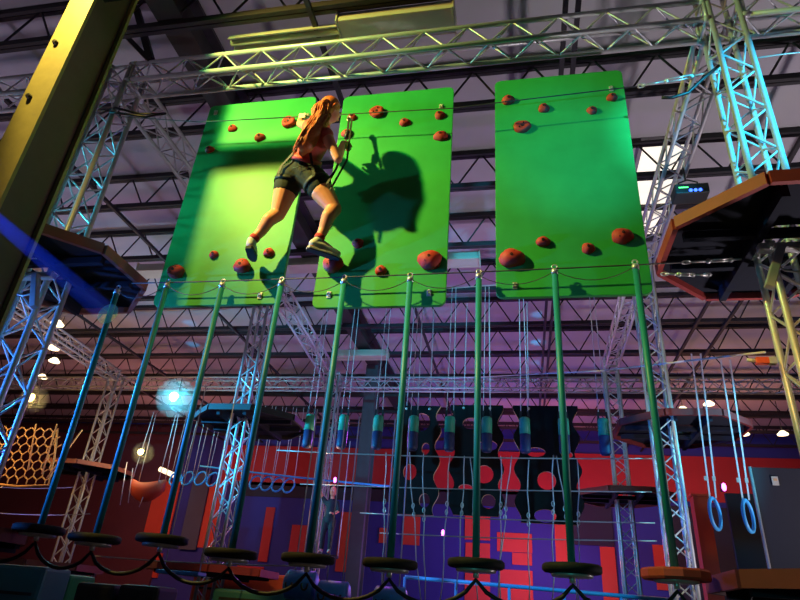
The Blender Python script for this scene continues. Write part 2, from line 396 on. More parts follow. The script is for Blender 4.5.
# ---------------------------------------------------------------- green climbing panels
PY = 4.20
def rounded(w, h, r, n=5):
    out = []
    for cx, cy, a0 in ((w/2-r, h/2-r, 0), (-w/2+r, h/2-r, 90), (-w/2+r, -h/2+r, 180), (w/2-r, -h/2+r, 270)):
        for i in range(n+1):
            a = math.radians(a0+90*i/n); out.append((cx+r*math.cos(a), cy+r*math.sin(a)))
    return out
def hold(t, c, r, kind, sd):
    """one bolt-on hold: lumpy dome on the front face of the panel"""
    rnd = random.Random(sd); n = 18
    prof = {'dome': [(1.0, 0), (1.02, .12), (.95, .35), (.74, .62), (.45, .80), (.2, .86)],
            'disc': [(1.0, 0), (1.03, .15), (1.0, .45), (.85, .62), (.55, .62), (.25, .50)],
            'ball': [(.8, 0), (1.0, .25), (1.08, .6), (.95, 1.0), (.66, 1.28), (.25, 1.38)]}[kind]
    ph = rnd.random()*6; sx = rnd.uniform(.96, 1.15); sz = rnd.uniform(.88, 1.0); vs = []
    sh = (rnd.uniform(-.1, .1), rnd.uniform(-.05, .15))
    for rr, hh in prof:
        for k in range(n):
            a = 2*PI*k/n; w = 1+.05*math.sin(3*a+ph)+.04*math.sin(5*a+2*ph+hh*3)
            vs.append((r*(rr*sx*w*math.cos(a)+sh[0]*hh), -r*hh*.95, r*(rr*sz*w*math.sin(a)+sh[1]*hh)))
    vs = [(x+c[0], y+c[1], z+c[2]) for x, y, z in vs]
    mb = MB(); m = len(prof)
    mb._add(vs, [(i*n+k, i*n+(k+1) % n, (i+1)*n+(k+1) % n, (i+1)*n+k) for i in range(m-1) for k in range(n)]+[list(range((m-1)*n, m*n))], True)
    h = mb.build('climbing_hold', M['hold'], t)
    top = prof[-1][1]*.95*r
    MB().lathe([(0.011, -0.004), (0.0125, 0.004), (0.007, 0.005), (0.006, -0.002)], (c[0]+sh[0]*top, c[1]-top, c[2]+sh[1]*top), (0, -1, 0), 8).build('bolt', M['bolt'], h)
    if r > .06:
        for da in (1.1, 3.9):
            q = (c[0]+r*.45*math.cos(da), c[1]-r*(.66 if kind != 'ball' else 1.2), c[2]+r*.45*math.sin(da))
            MB().lathe([(0.006, -0.01), (0.006, 0.006)], q, (0, -1, 0), 6).build('screw', M['bolt'], h)
def panel(label, x0, x1, z0, z1, holds, plates, lean=0):
    cx, cz = (x0+x1)/2, (z0+z1)/2
    t = thing('traverse_board', label, 'climbing panel', (cx, PY, cz), 'green climbing panels')
    mb = MB(); poly = rounded(x1-x0, z1-z0, 0.055)
    mb.prism(poly, (0, 0, 0), (1, 0, 0), (0, 0, 1), (0, 1, 0), 0.036)
    for i, f in enumerate(mb.f):
        if len(f) == 4: mb.m[i] = 1
    mb.build('panel_board', [M['green'], M['panel_edge']], t, 0.004)
    for i, (p, r, kd) in enumerate(holds):
        hold(t, (p[0]-cx, 0.0, p[2]-cz), r, kd, i*7+int(cx*100))
    for p in plates:
        q = (p[0]-cx, -0.004, p[2]-cz)
        pl = MB().box(q, (0.036, 0.008, 0.06)).build('hanger_plate', M['plate'], t, 0.002)
        MB().path([(q[0]+.012*math.cos(a), q[1]-.012-.006*math.sin(a), q[2]+.016*math.sin(a)) for a in [k*PI/5 for k in range(10)]], 0.004, 5, True).build('eyelet', M['cable_lit'], pl)
    for sx in (-1, 1):
        MB().box((sx*(x1-x0)*0.36, 0.06, 0), (0.05, 0.045, (z1-z0)*0.9)).build('rear_batten', M['board_edge'], t)
    return t
panel('left green climbing panel, partly in shade with the climber at its right edge', -3.16, -1.975, 3.84, 6.24, [
    ((-2.828, 4.200, 5.882), .048, 'dome'), ((-2.502, 4.200, 5.728), .052, 'dome'), ((-2.222, 4.200, 5.899), .068, 'disc'), ((-3.023, 4.200, 5.620), .048, 'dome'),
    ((-2.995, 4.200, 4.165), .068, 'ball'), ((-2.686, 4.200, 4.352), .045, 'dome'), ((-2.156, 4.200, 4.349), .050, 'dome'), ((-2.364, 4.200, 4.203), .066, 'ball')],
    [(-2.159, 4.200, 3.916), (-3.075, 4.200, 6.132)])
panel('middle green climbing panel carrying the climber\'s big shadow', -1.68, -0.565, 3.79, 6.195, [
    ((-1.564, 4.200, 5.894), .045, 'dome'), ((-1.314, 4.200, 5.932), .070, 'disc'), ((-1.023, 4.200, 5.770), .050, 'dome'), ((-0.687, 4.200, 5.823), .050, 'dome'),
    ((-0.667, 4.200, 5.557), .060, 'dome'), ((-1.591, 4.200, 5.688), .055, 'dome'), ((-1.346, 4.200, 4.404), .050, 'dome'), ((-1.117, 4.200, 4.124), .050, 'dome'),
    ((-0.708, 4.200, 4.205), .095, 'dome'), ((-1.534, 4.200, 4.180), .082, 'ball')],
    [(-1.543, 4.200, 3.908), (-0.702, 4.200, 3.902), (-0.682, 4.200, 5.939)])
panel('right green climbing panel with a clear gap on both sides', -0.168, 0.995, 3.845, 6.215, [
    ((-0.047, 4.200, 5.942), .060, 'dome'), ((0.277, 4.200, 5.802), .052, 'dome'), ((0.074, 4.200, 5.590), .068, 'disc'), ((0.696, 4.200, 5.729), .045, 'dome'), ((0.880, 4.200, 5.867), .050, 'dome'),
    ((-0.039, 4.200, 4.195), .092, 'dome'), ((0.211, 4.200, 4.346), .052, 'dome'), ((0.555, 4.200, 4.262), .052, 'dome'), ((0.821, 4.200, 4.362), .075, 'dome')],
    [(-0.020, 4.200, 3.945), (0.882, 4.200, 5.980)])

# ---------------------------------------------------------------- cables of the near row
CY = 4.11
def cable(name, label, pts, r=0.0055, m='cable', cat='cable', group=None):
    return tag(MB().path(pts, r, 6).build(name, M[m]), label, cat, group)
a0 = (TXL+.15, CY, 5.98); a1 = (TXR-.14, CY, 5.98)
KY = 3.99
cable('steel_cable', 'thin steel cable across the top of the green panels, above the climber\'s shadow', [(TXL+.13, KY, 5.98), (-3.070, 3.990, 5.801), (-1.709, 3.990, 5.742), (-0.519, 3.990, 5.694), (-0.160, 3.990, 5.714), (1.076, 3.990, 5.767)], .005)
cable('steel_cable', 'steel cable running along the tops of the green hanging poles', sag((-3.36, CY, 4.03), (1.22, CY, 4.055), .018))
# scalloped slack cable looped below it, pole top to pole top
def turnbuckle(name, label, a, b):
    a, b = Vector(a), Vector(b); d = b-a; L = d.length
    t = thing(name, label, 'turnbuckle', a, 'cable fittings')
    d1, u, v = frame(d)
    f = MB()
    for s in (-1, 1): f.tube(u*(.016*s)+d1*(L*.34), u*(.016*s)+d1*(L*.66), .006, 6)
    for q in (.34, .66): f.ball(d1*(L*q), .02, 8)
    f.build('body', M['zinc'], t)
    MB().tube(d1*(L*.02), d1*(L*.34), .008, 6).build('threaded_rod', M['zinc'], t)
    MB().tube(d1*(L*.66), d1*L, .008, 6).build('threaded_rod', M['zinc'], t)
    for q in (0.02, .98):
        MB().path([d1*(L*q)+u*(.022*math.cos(k))+d1*(.03*math.sin(k)) for k in [i*PI/5 for i in range(10)]], .006, 5, True).build('shackle', M['zinc'], t)
    return t
turnbuckle('turnbuckle', 'silver turnbuckle and shackles at the cable end beside the top of the cyan tower', (1.076, 3.990, 5.767), (TXR-.13, 3.99, 5.86))
turnbuckle('turnbuckle', 'silver turnbuckle on the pole cable, crossing below the big right platform', (1.22, CY, 4.055), (TXR-.14, CY, 4.07))
turnbuckle('turnbuckle', 'small turnbuckle chain just under the pole cable below the right platform', (1.089, 4.200, 4.013), (1.394, 4.200, 3.993))
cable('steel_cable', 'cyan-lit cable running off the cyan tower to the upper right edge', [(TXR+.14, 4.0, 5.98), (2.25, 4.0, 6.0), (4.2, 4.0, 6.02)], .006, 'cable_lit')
tag(MB().path([(TXR-.14, 3.93, 5.86), (1.56, 3.95, 5.74), (1.43, 3.95, 5.60), (1.30, 3.95, 5.56), (1.22, 3.95, 5.57)], .014, 7).build('rope_tail', M['rubber']), 'black cable tail hanging off the cable end by the cyan tower', 'cable')
tag(MB().path([(TXL-.14, 4.0, 6.06), (-4.0, 3.87, 5.98), (-3.8, 4.0, 6.0), (-3.55, 4.05, 6.03), (-3.7, 3.98, 5.93), (-4.05, 3.87, 5.93)], .013, 7).build('rope_tail', M['rubber']), 'black cable wrapped round the left tower near its top', 'cable')
# tower clamps with handles
def clamp(label, c, sgn=1):
    t = thing('tower_clamp', label, 'clamp', c, 'cable fittings')
    MB().box((0, 0, 0), (.34, .07, .05)).build('bracket', M['zinc'], t, .006)
    MB().bar((-.05*sgn, -.06, -.02), (-.20*sgn, -.10, -.36), .055, .05, (0, 1, 0)).build('strut', M['alu'], t, .006)
    MB().path([(.12*math.cos(k), -.05, .10*math.sin(k)-.12) for k in [i*PI/6 for i in range(12)]], .008, 5, True).build('sling', M['cable_lit'], t)
    MB().lathe([(0, 0), (.022, 0), (.022, .03), (.012, .035), (.012, .05)], (-.1, -.035, 0), (0, -1, 0), 6, False).build('bolt', M['zinc'], t)
    return t
clamp('grey clamp and strut on the right tower under the big platform', (TXR-.05, 3.85, 3.99))
clamp('grey clamp with cyan-lit bolts on the left tower under the platform', (TXL+.05, 3.85, 3.98), -1)

# ---------------------------------------------------------------- nine hanging poles with round steps
names = ['first', 'second', 'third', 'fourth', 'fifth', 'sixth', 'seventh', 'eighth', 'ninth']
px = [-3.48, -3.005, -2.48, -1.945, -1.397, -0.845, -0.297, 0.283, 0.873]
zt = [3.97, 4.015, 4.0, 4.0, 4.0, 4.0, 4.01, 4.03, 4.05]
zb = [1.985, 1.945, 1.965, 1.90, 1.90, 1.90, 1.93, 1.935, 1.94]
for i, (x, a, b) in enumerate(zip(px, zt, zb)):
    red = i == 8
    t = thing('hanging_pole', ('%s from the left of nine green poles, standing on a %s step' % (names[i], 'red square-edged' if red else 'round black')), 'pole', (x, CY, b), 'green hanging poles with steps')
    L = a-b
    MB().tube((0, 0, .0), (0, 0, L-.03), .0235, 14).build('pole', M['pole'], t)
    MB().lathe([(.0, .0), (.027, .0), (.027, .04), (.012, .05), (.0, .05)], (0, 0, L-.045), (0, 0, 1), 12).build('pole_cap', M['zinc'], t)
    MB().path([(.019*math.cos(k), 0, L+.022+.019*math.sin(k)) for k in [j*PI/6 for j in range(12)]], .006, 6, True).build('eye_bolt', M['zinc'], t)
    if red:
        s = MB().lathe([(0, 0), (.188, 0), (.196, .012), (.196, .048), (.185, .06), (.026, .06)], (0, 0, -.055), (0, 0, 1), 12, False).build('step', M['step_red'], t)
    else:
        s = MB().lathe([(0, 0), (.165, 0), (.178, .010), (.178, .040), (.165, .050), (.026, .050)], (0, 0, -.045), (0, 0, 1), 28).build('step', M['step'], t)
    MB().lathe([(0, 0), (.12, 0), (.125, .008), (.125, .016), (.0, .016)], (0, 0, -.068), (0, 0, 1), 24).build('base_plate', M['zinc'], s)
    MB().tube((0, 0, -.10), (0, 0, -.06), .018, 8).build('lower_eye', M['zinc'], s)
pts = []
anch = [(x, b-.11) for x, b in zip(px, zb)]
anch = [(-4.0, 1.86)]+anch+[(1.28, 1.86)]
for (xa, za), (xb, zb_) in zip(anch[:-1], anch[1:]):
    for k in range(9):
        u = k/9; w = 4*u*(1-u)
        pts.append((xa+(xb-xa)*u, CY, za+(zb_-za)*u-.135*w**0.75))
pts.append((anch[-1][0], CY, anch[-1][1]))
tag(MB().path(pts, .0135, 7).build('scalloped_cable', M['rubber']), 'thick black cable looped in scallops below the round steps', 'cable')
pts = []
for (xa, za), (xb, zb_) in zip(list(zip(px, zt))[:-1], list(zip(px, zt))[1:]):
    for k in range(8):
        u = k/8; pts.append((xa+(xb-xa)*u, CY-.005, za-.015+(zb_-za)*u-.10*4*u*(1-u)))
pts.append((px[-1], CY-.005, zt[-1]-.015))
tag(MB().path(pts, .0035, 5).build('slack_cord', M['cable']), 'slack thin cord looped from pole top to pole top', 'cord')
# fixture with blue leds
t = thing('stage_light', 'black stage light with glowing blue and green leds beside the right platform', 'stage light', (1.95, 5.95, 6.06), None)
MB().box((0, 0, 0), (.36, .22, .13)).build('housing', M['black'], t, .012)
for k in range(3): MB().lathe([(0, 0), (.020, 0), (.016, .012), (0, .016)], (-.02+.05*k, -.112, -.035), (0, -1, 0), 10).build('lens', M['led_blue'], t)
MB().box((-.09, -.112, .01), (.10, .006, .012)).build('display', M['led_green'], t)
MB().path([(-.12, 0, .06), (-.1, 0, .16), (0, 0, .2), (.1, 0, .16), (.12, 0, .06)], .009, 6).build('bracket', M['black'], t)
MB().tube((-.02, 0, .2), (-.02, 0, .38), .012, 6).build('hanger', M['black'], t)

t = thing('cable_trolley', 'pale pulley trolley on the upper cable beside the climber\'s hair', 'pulley', (-1.984, 3.990, 5.773), 'cable fittings')
MB().box((0, 0, -.02), (.07, .03, .06)).build('side_plate', M['glove'], t, .008)
for sx in (-.02, .02): MB().lathe([(0, 0), (.018, 0), (.014, .012), (.018, .024), (0, .024)], (sx, -.012, .0), (0, 1, 0), 12).build('wheel', M['zinc'], t)

# ---------------------------------------------------------------- people
def skin_obj(chains, sub=2):
    """chains: list of [(point, radius), ...]; each grows into closed tapered limbs with round joints, fused later into one surface"""
    mb = MB()
    for ch in chains:
        for p, r in ch: mb.ball(p, r, 16)
        for (p, r), (q, w) in zip(ch[:-1], ch[1:]):
            if (Vector(p)-Vector(q)).length > 1e-4: mb.tube(p, q, r, 16, w)
    return mb.build('tmp', M['skin'])
def fuse(objs, name, mats, voxel, parent=None, smooth=6, keep=()):
    """evaluate the temporaries, join them into one mesh and voxel-remesh it into one continuous surface"""
    bpy.context.view_layer.update(); dg = bpy.context.evaluated_depsgraph_get()
    bm = bmesh.new()
    for o in objs:
        m = bpy.data.meshes.new_from_object(o.evaluated_get(dg)); bm.from_mesh(m); bpy.data.meshes.remove(m)
    me = bpy.data.meshes.new(name); bm.to_mesh(me); bm.free()
    for o in objs: bpy.data.objects.remove(o)
    t = bpy.data.objects.new('tmp', me); COL.objects.link(t)
    r = t.modifiers.new('r', 'REMESH'); r.mode = 'VOXEL'; r.voxel_size = voxel; r.use_smooth_shade = True
    s = t.modifiers.new('s', 'SMOOTH'); s.iterations = smooth; s.factor = .5
    bpy.context.view_layer.update(); dg = bpy.context.evaluated_depsgraph_get()
    out = bpy.data.meshes.new_from_object(t.evaluated_get(dg)); bpy.data.objects.remove(t)
    out.name = name
    for p in out.polygons: p.use_smooth = True
    out.materials.clear(); out.materials.append(mats)
    o = bpy.data.objects.new(name, out); COL.objects.link(o)
    if parent: o.parent = parent
    return o
def V(p): return Vector(p)
def hand(wrist, direction, palm_n, side, s=1.0, curl=.6):
    """palm and five bent fingers; palm_n is the way the palm faces, side the way the thumb leaves"""
    w = V(wrist); d = V(direction).normalized(); n = V(palm_n); n = (n-d*n.dot(d)).normalized(); sd = V(side); sd = (sd-d*sd.dot(d)-n*sd.dot(n)).normalized()
    ch = []
    c = w+d*.05*s
    for j, (off, ln) in enumerate(((.030, .070), (.010, .080), (-.010, .074), (-.029, .058))):
        b = w+d*.035*s+sd*off*.7*s; k = w+d*.088*s+sd*off*s
        ang = 0; p = k; pts = [(tuple(w+d*.005*s), .020*s), (tuple(b), .013*s), (tuple(k), .0105*s)]
        for q, f in enumerate((.42, .33, .25)):
            ang += curl*(.9 if q == 0 else 1.1)
            p = p+(d*math.cos(ang)+n*math.sin(ang))*(ln*f*s); pts.append((tuple(p), (.0095-.001*q)*s))
        ch.append(pts)
    t0 = w+d*.02*s+sd*.022*s; t1 = w+d*.05*s+sd*.048*s+n*.012*s; t2 = w+d*.078*s+sd*.052*s+n*.030*s; t3 = w+d*.10*s+sd*.044*s+n*.042*s
    ch.append([(tuple(w+d*.01*s), .018*s), (tuple(t0), .014*s), (tuple(t1), .012*s), (tuple(t2), .0105*s), (tuple(t3), .009*s)])
    return [skin_obj([x], 1) for x in ch]
def off(p, dx=0, dy=0, dz=0): return (p[0]+dx, p[1]+dy, p[2]+dz)

# --- the climber, seen from behind on the wall
pel = (-1.858, 3.950, 5.032); spi = (-1.813, 3.880, 5.141); che = (-1.730, 3.810, 5.244); nkb = (-1.688, 3.790, 5.386); nek = (-1.647, 3.780, 5.455)
hd0 = (-1.621, 3.770, 5.491); hd1 = (-1.609, 3.760, 5.564); hd2 = (-1.620, 3.760, 5.652)
shR = (-1.599, 3.720, 5.229); elR = (-1.476, 3.770, 4.992); wrR = (-1.522, 3.950, 5.339)
shL = (-1.809, 3.800, 5.420); elL = (-1.981, 3.960, 5.629); wrL = (-2.033, 4.060, 5.809)
hpL = (-1.986, 3.980, 4.999); hpR = (-1.740, 3.950, 4.933)
knL = (-2.053, 4.020, 4.636); anL = (-2.222, 3.980, 4.335)
knR = (-1.530, 3.990, 4.634); anR = (-1.621, 3.970, 4.298)
mthL = tuple(lerp(hpL, knL, .45)); mthR = tuple(lerp(hpR, knR, .45))
clL = off(tuple(lerp(knL, anL, .30)), .0, -.03, 0); clR = off(tuple(lerp(knR, anR, .30)), .0, -.03, 0)
heL = off(anL, 0, -.005, -.055); toL = off(anL, -.02, .11, -.06)
heR = off(anR, -.03, -.02, -.055); toR = off(anR, .13, .09, -.065)
climber = thing('person', 'woman with long auburn hair, dark shorts and red harness climbing across the green panels', 'person', pel)
def L(p): return (p[0]-pel[0], p[1]-pel[1], p[2]-pel[2])
def LC(*ch): return [[(L(p), r) for p, r in c] for c in ch]
parts = [skin_obj(LC([(pel, .118), (spi, .108), (che, .112), (nkb, .075), (nek, .050), (hd0, .062)],
    [(che, .112), (shR, .056), (tuple(lerp(shR, elR, .5)), .046), (elR, .037), (tuple(lerp(elR, wrR, .4)), .037), (wrR, .024)],
    [(che, .112), (shL, .054), (tuple(lerp(shL, elL, .5)), .044), (elL, .036), (wrL, .024)],
    [(pel, .118), (hpL, .108), (mthL, .103), (knL, .066), (clL, .060), (tuple(lerp(knL, anL, .65)), .046), (anL, .035), (heL, .034)],
    [(pel, .118), (hpR, .108), (mthR, .103), (knR, .066), (clR, .060), (tuple(lerp(knR, anR, .65)), .046), (anR, .035), (heR, .034)])),
    skin_obj(LC([(anL, .034), (tuple(lerp(anL, toL, .5)), .034), (toL, .026)]), 1), skin_obj(LC([(anR, .034), (tuple(lerp(anR, toR, .5)), .034), (toR, .026)]), 1)]
# head: skull, jaw, nose, ears; she looks at the wall and to the right
fd = Vector((.45, .86, -.22)).normalized(); up = Vector((-.06, .18, .98)); up = (up-fd*up.dot(fd)).normalized(); rt = fd.cross(up)
hc = V(L(hd1))
def H(a, b, c): return tuple(hc+rt*a+fd*b+up*c)
parts.append(skin_obj([[(H(0, -.015, -.01), .080), (H(0, -.012, .030), .086), (H(0, -.005, .055), .072)], [(H(0, -.015, -.01), .080), (H(0, .035, -.03), .062), (H(0, .045, -.075), .040)]], 2))
parts.append(skin_obj([[(H(0, .075, -.005), .012), (H(0, .098, -.030), .014)]], 1))
for s in (-1, 1): parts.append(skin_obj([[(H(s*.074, -.005, .0), .010), (H(s*.082, -.012, .015), .017), (H(s*.078, -.008, -.02), .009)]], 1))
parts += hand(L(wrR), (.05, .75, .55), (.1, -.5, -.8), (-.9, .2, .0), 1.0, .55)
parts += hand(L(wrL), (.15, .45, .75), (.2, .5, -.8), (.9, -.2, .0), 1.0, .9)
body = fuse(parts, "body", M["skin"], .0065, climber, 5)
mb = MB()
for s in (-1, 1):
    e = MB(); e.ball(H(s*.032, .079, .008), .0125, 10).build('eye', M['eye_white'], body)
    mb.path([H(s*.018, .086, .026), H(s*.034, .088, .033), H(s*.050, .078, .026)], .004, 5)
mb.build('eyebrow', M['hair'], body)
MB().path([H(-.024, .078, -.058), H(0, .091, -.056), H(.024, .078, -.058)], [.003, .007, .003], 6).build('lips', M['lip'], body)
# shirt
ab = off(spi, 0, 0, .0)
sh = [skin_obj(LC([(tuple(lerp(pel, spi, .75)), .122), (spi, .122), (che, .127), (nkb, .086)], [(che, .127), (shR, .068)], [(che, .127), (shL, .066)]))]
fuse(sh, 'shirt', M['shirt'], .009, climber, 8)
# shorts
wst = tuple(lerp(pel, spi, .55))
so = [skin_obj(LC([(wst, .122), (pel, .134), (hpL, .124), (tuple(lerp(hpL, knL, .30)), .118)], [(pel, .134), (hpR, .124), (tuple(lerp(hpR, knR, .26)), .118)]))]
shorts = fuse(so, 'shorts', M['shorts'], .009, climber, 8)
def ring(c, nrm, r, rad, name, m, n=24, flat=1.0, parent=climber):
    d, u, v = frame(nrm); c = V(c)
    return MB().path([c+u*(r*math.cos(2*PI*k/n))+v*(r*math.sin(2*PI*k/n)) for k in range(n)], rad, 6, True).build(name, m, parent)
# harness: waist belt, leg loops, shoulder straps, front lanyard point
ax = V(spi)-V(pel)
w0 = V(L(tuple(lerp(pel, spi, .78))))
d_, u_, v_ = frame(ax)
mb = MB(); n = 32; vs = []
for hh, rr in ((-.024, .139), (-.024, .144), (.024, .139), (.024, .134)):
    for k in range(n):
        a = 2*PI*k/n; vs.append(w0+d_*hh+u_*(rr*math.cos(a))+v_*(rr*math.sin(a)))
mb._add(vs, [(q*n+k, q*n+(k+1) % n, ((q+1) % 4)*n+(k+1) % n, ((q+1) % 4)*n+k) for q in range(4) for k in range(n)], True)
belt = mb.build('harness_belt', M['harness'], climber)
MB().box(w0+Vector((.06, -.132, .0)), (.045, .016, .04)).build('buckle', M['zinc'], belt, .003)
for hp, kn, rr in ((hpL, knL, .124), (hpR, knR, .124)):
    dd = V(kn)-V(hp); c0 = V(L(tuple(lerp(hp, kn, .16)))); d2, u2, v2 = frame(dd); vs = []
    for hh, q in ((-.018, rr), (-.018, rr+.006), (.018, rr+.003), (.018, rr-.004)):
        for k in range(n):
            a = 2*PI*k/n; vs.append(c0+d2*hh+u2*(q*math.cos(a))+v2*(q*math.sin(a)))
    m2 = MB(); m2._add(vs, [(q*n+k, q*n+(k+1) % n, ((q+1) % 4)*n+(k+1) % n, ((q+1) % 4)*n+k) for q in range(4) for k in range(n)], True)
    m2.build('leg_loop', M['strap'], climber)
def strap(pts, w, name, m, parent=climber):
    pts = [V(p) for p in pts]; mb = MB()
    for a, b in zip(pts[:-1], pts[1:]):
        e = (b-a).normalized()*.004; mb.bar(a-e, b+e, w, .006, (0, -1, .2))
    return mb.build(name, m, parent)
for sx, pt in ((-.085, hpL), (.085, hpR)):
    strap([w0+Vector((sx*.9, -.115, -.01)), V(L(pt))+Vector((sx*.35, -.145, .02)), V(L(pt))+Vector((sx*.6, -.140, -.06))], .024, 'riser_strap', M['strap'])
# shorts back pocket stitching
for a, b in (((.012, -.147, -.02), (.010, -.150, -.10)), ((-.03, -.147, -.075), (.055, -.147, -.06))):
    MB().tube(V(a), V(b), .0022, 5).build('seam_stitch', M['stitch'], shorts)
# shoes and socks
def shoe(an, he, to, upn, um, sm, wsm):
    an, he, to = V(L(an)), V(L(he)), V(L(to)); f = (to-he); ln = f.length; f.normalize(); u = V(upn); u = (u-f*u.dot(f)).normalized()
    o = [skin_obj([[(tuple(he+u*.012), .040), (tuple(he+f*ln*.35+u*.014), .043), (tuple(he+f*ln*.75+u*.000), .041), (tuple(to+f*.02-u*.004), .032)], [(tuple(he+u*.012), .040), (tuple(an+u*.0), .043)]], 2)]
    s = fuse(o, 'shoe', um, .006, climber, 8)
    sd = f.cross(u); p = []
    for q, w in ((-.045, .022), (-.03, .034), (.2*ln, .036), (.55*ln, .041), (.85*ln, .042), (ln+.02, .032), (ln+.045, .015)): p.append((q, w))
    poly = [(q, w) for q, w in p]+[(q, -w) for q, w in reversed(p)]
    MB().prism(poly, he-u*.046, f, sd, u, .020).build('sole', wsm, s, .004)
    MB().prism([(q, w*.96) for q, w in poly], he-u*.054, f, sd, u, .010).build('tread', sm, s)
    for k in range(4):
        c = he+f*(ln*(.42+.12*k))+u*(.052-.007*k); MB().tube(c-sd*.022, c+sd*.022, .0035, 5).build('lace', M['shoe'], s)
    return s
shoe(anL, heL, toL, (0, -.35, .95), M['shoe'], M['sole'], M['sole'])
shoe(anR, heR, toR, (0, -.1, 1), M['shoe'], M['sole'], M['sole_white'])
for an, kn in ((anL, knL), (anR, knR)):
    c = lerp(an, kn, .10); d2 = V(kn)-V(an); d3, u3, v3 = frame(d2)
    MB().lathe([(.041, -.022), (.045, -.012), (.045, .012), (.041, .020)], V(L(tuple(c))), d2, 16).build('sock', M['sock'], climber)
# hair: cap, then wavy locks falling down the back
cap = skin_obj([[(H(0, -.028, .0), .090), (H(0, -.022, .035), .093), (H(0, -.014, .055), .080)], [(H(0, -.028, .0), .090), (H(0, -.06, -.06), .072), (H(-.02, -.085, -.12), .070), ],], 2)
hb = [V(L(q)) for q in ((-1.653, 3.680, 5.382), (-1.701, 3.670, 5.227), (-1.763, 3.710, 5.122), (-1.805, 3.750, 5.071))]
mass = skin_obj([[(H(-.02, -.07, -.07), .070), (tuple(hb[0]), .078), (tuple(hb[1]), .082), (tuple(hb[2]), .070), (tuple(hb[3]), .030)]], 2)
hair = fuse([cap, mass], 'hair', M['hair'], .009, climber, 2)
rnd = random.Random(5); mb = MB()
spine = [V(H(-.01, -.06, -.01)), V(H(-.02, -.085, -.09)), hb[0], hb[1], hb[2], hb[3]]
for s in range(64):
    a = rnd.uniform(-1, 1); bq = rnd.uniform(.2, 1); ph = rnd.uniform(0, 6); pts = []; rr = []
    end = rnd.uniform(.82, 1.05)
    for k in range(17):
        t = k/16*end*(len(spine)-1); i = min(int(t), len(spine)-2); p = lerp(spine[i], spine[i+1], t-i)
        w = (.070, .078, .086, .088, .082, .060)[min(i, 5)]
        p = p+Vector((a*w, -bq*math.sqrt(max(0, 1-a*a))*w*1.02, .02*a))+Vector((math.sin(ph+k*1.15), math.cos(ph*1.3+k*1.1), 0))*.0075
        pts.append(p); rr.append(.0085*(1-.55*(k/16)))
    mb.path(pts, rr, 5)
mb.build('hair_locks', M['hair'], hair)
for s in range(1):
    MB().path([V(H(.078, -.01, .03)), V(H(.085, -.03, -.03)), V(H(.07, -.05, -.09))], [.012, .016, .008], 6).build('side_lock', M['hair'], hair)
# pale glove on the left hand at the cable
fuse(hand(L(wrL), (.15, .45, .75), (.2, .5, -.8), (.9, -.2, .0), 1.12, .9), 'glove', M['glove'], .007, climber, 1)
# lanyards from the harness to the cable
hl = (-1.576, 3.860, 4.804); hm = (-1.522, 4.000, 5.301); ht = (-1.530, 4.030, 5.724)
t = thing('safety_lanyard', 'black safety lanyard hanging from the upper cable to the climber\'s harness', 'lanyard', ht)
q = [V(p)-V(ht) for p in (ht, (-1.514, 4.000, 5.567), hm, (-1.524, 3.880, 4.980), hl)]
mb = MB()
for a, b in zip(q[:-1], q[1:]): mb.bar(a, b, .020, .008, (0, -1, .3))
mb.build('webbing', M['strap'], t)
MB().path([(.017*math.cos(k), 0, .03*math.sin(k)-.01) for k in [i*PI/6 for i in range(12)]], .006, 6, True).build('carabiner', M['zinc'], t)
t2 = [V(p)-V(ht) for p in ((-1.499, 4.030, 5.707), (-1.495, 4.020, 5.609), (-1.454, 3.930, 5.117), (-1.549, 3.880, 4.753))]
mb = MB()
for a, b in zip(t2[:-1], t2[1:]): mb.bar(a, b, .016, .008, (0, -1, .3))
mb.build('webbing', M['strap'], t)
MB().tube(lerp(q[1], q[2], .15), lerp(q[1], q[2], .5), .02, 8).build('absorber', M['black'], t)
# short loose tail with a hook beside the climber
ta = (-1.287, 4.060, 5.453); tb = (-1.219, 4.080, 5.273)

# ---------------------------------------------------------------- rows of the course farther back
Y2, Y3 = 8.5, 12.3
truss('truss_tower', 'cyan-lit lattice tower through the blue octagonal platform, middle distance left', 'tower', (-4.2, Y2-.1, 0), (-4.2, Y2-.1, 6.65), n=6)
truss('truss_tower', 'lattice tower with cyan-lit edge through the red-rimmed far platform', 'tower', (1.80, 8.15, 0), (1.80, 8.15, 6.65), n=6)
truss('truss_tower', 'narrow cyan-lit lattice tower behind and left of the red-rimmed far platform', 'tower', (1.80, 11.9, 0), (1.80, 11.9, 6.3), n=6)
truss('truss_tower', 'purple and yellowish lattice tower just left of the dark rear column', 'tower', (-4.1, 12.3, 0), (-4.1, 12.3, 6.3), m='alu_far', n=6)
truss('truss_tower', 'pinkish lattice tower between the two leftmost green poles', 'tower', (-9.65, 12.3, 0), (-9.65, 12.3, 6.3), m='alu_far', n=6)
ZF = 6.12
truss('truss_beam', 'long distant lattice beam crossing behind all the hanging poles', 'beam', (-15.5, 12.45, ZF), (9.5, 12.45, ZF), m='alu_far', n=5, r=.022)
truss('truss_beam', 'distant lattice beam running back above the first far tower at the left', 'beam', (-4.15, 8.65, ZB), (-4.15, 12.3, ZB-.35), m='alu_far', n=5)
truss('truss_beam', 'lattice beam with cyan edge sloping back towards the narrow far tower', 'beam', (1.80, 8.4, ZB), (1.80, 11.9, ZB-.2), m='alu', n=5)
truss('truss_beam', 'distant purple lattice beam slanting back at the left above the blue lamp', 'beam', (-9.65, 4.3, ZB), (-9.65, 12.2, ZB-.3), m='alu_far', n=5)
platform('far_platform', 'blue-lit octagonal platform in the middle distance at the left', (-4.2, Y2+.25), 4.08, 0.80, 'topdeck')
platform('far_platform', 'dark octagonal platform with red rim in the middle distance at the right', (2.15, 8.75), 4.08, 0.80, 'fascia_dark')
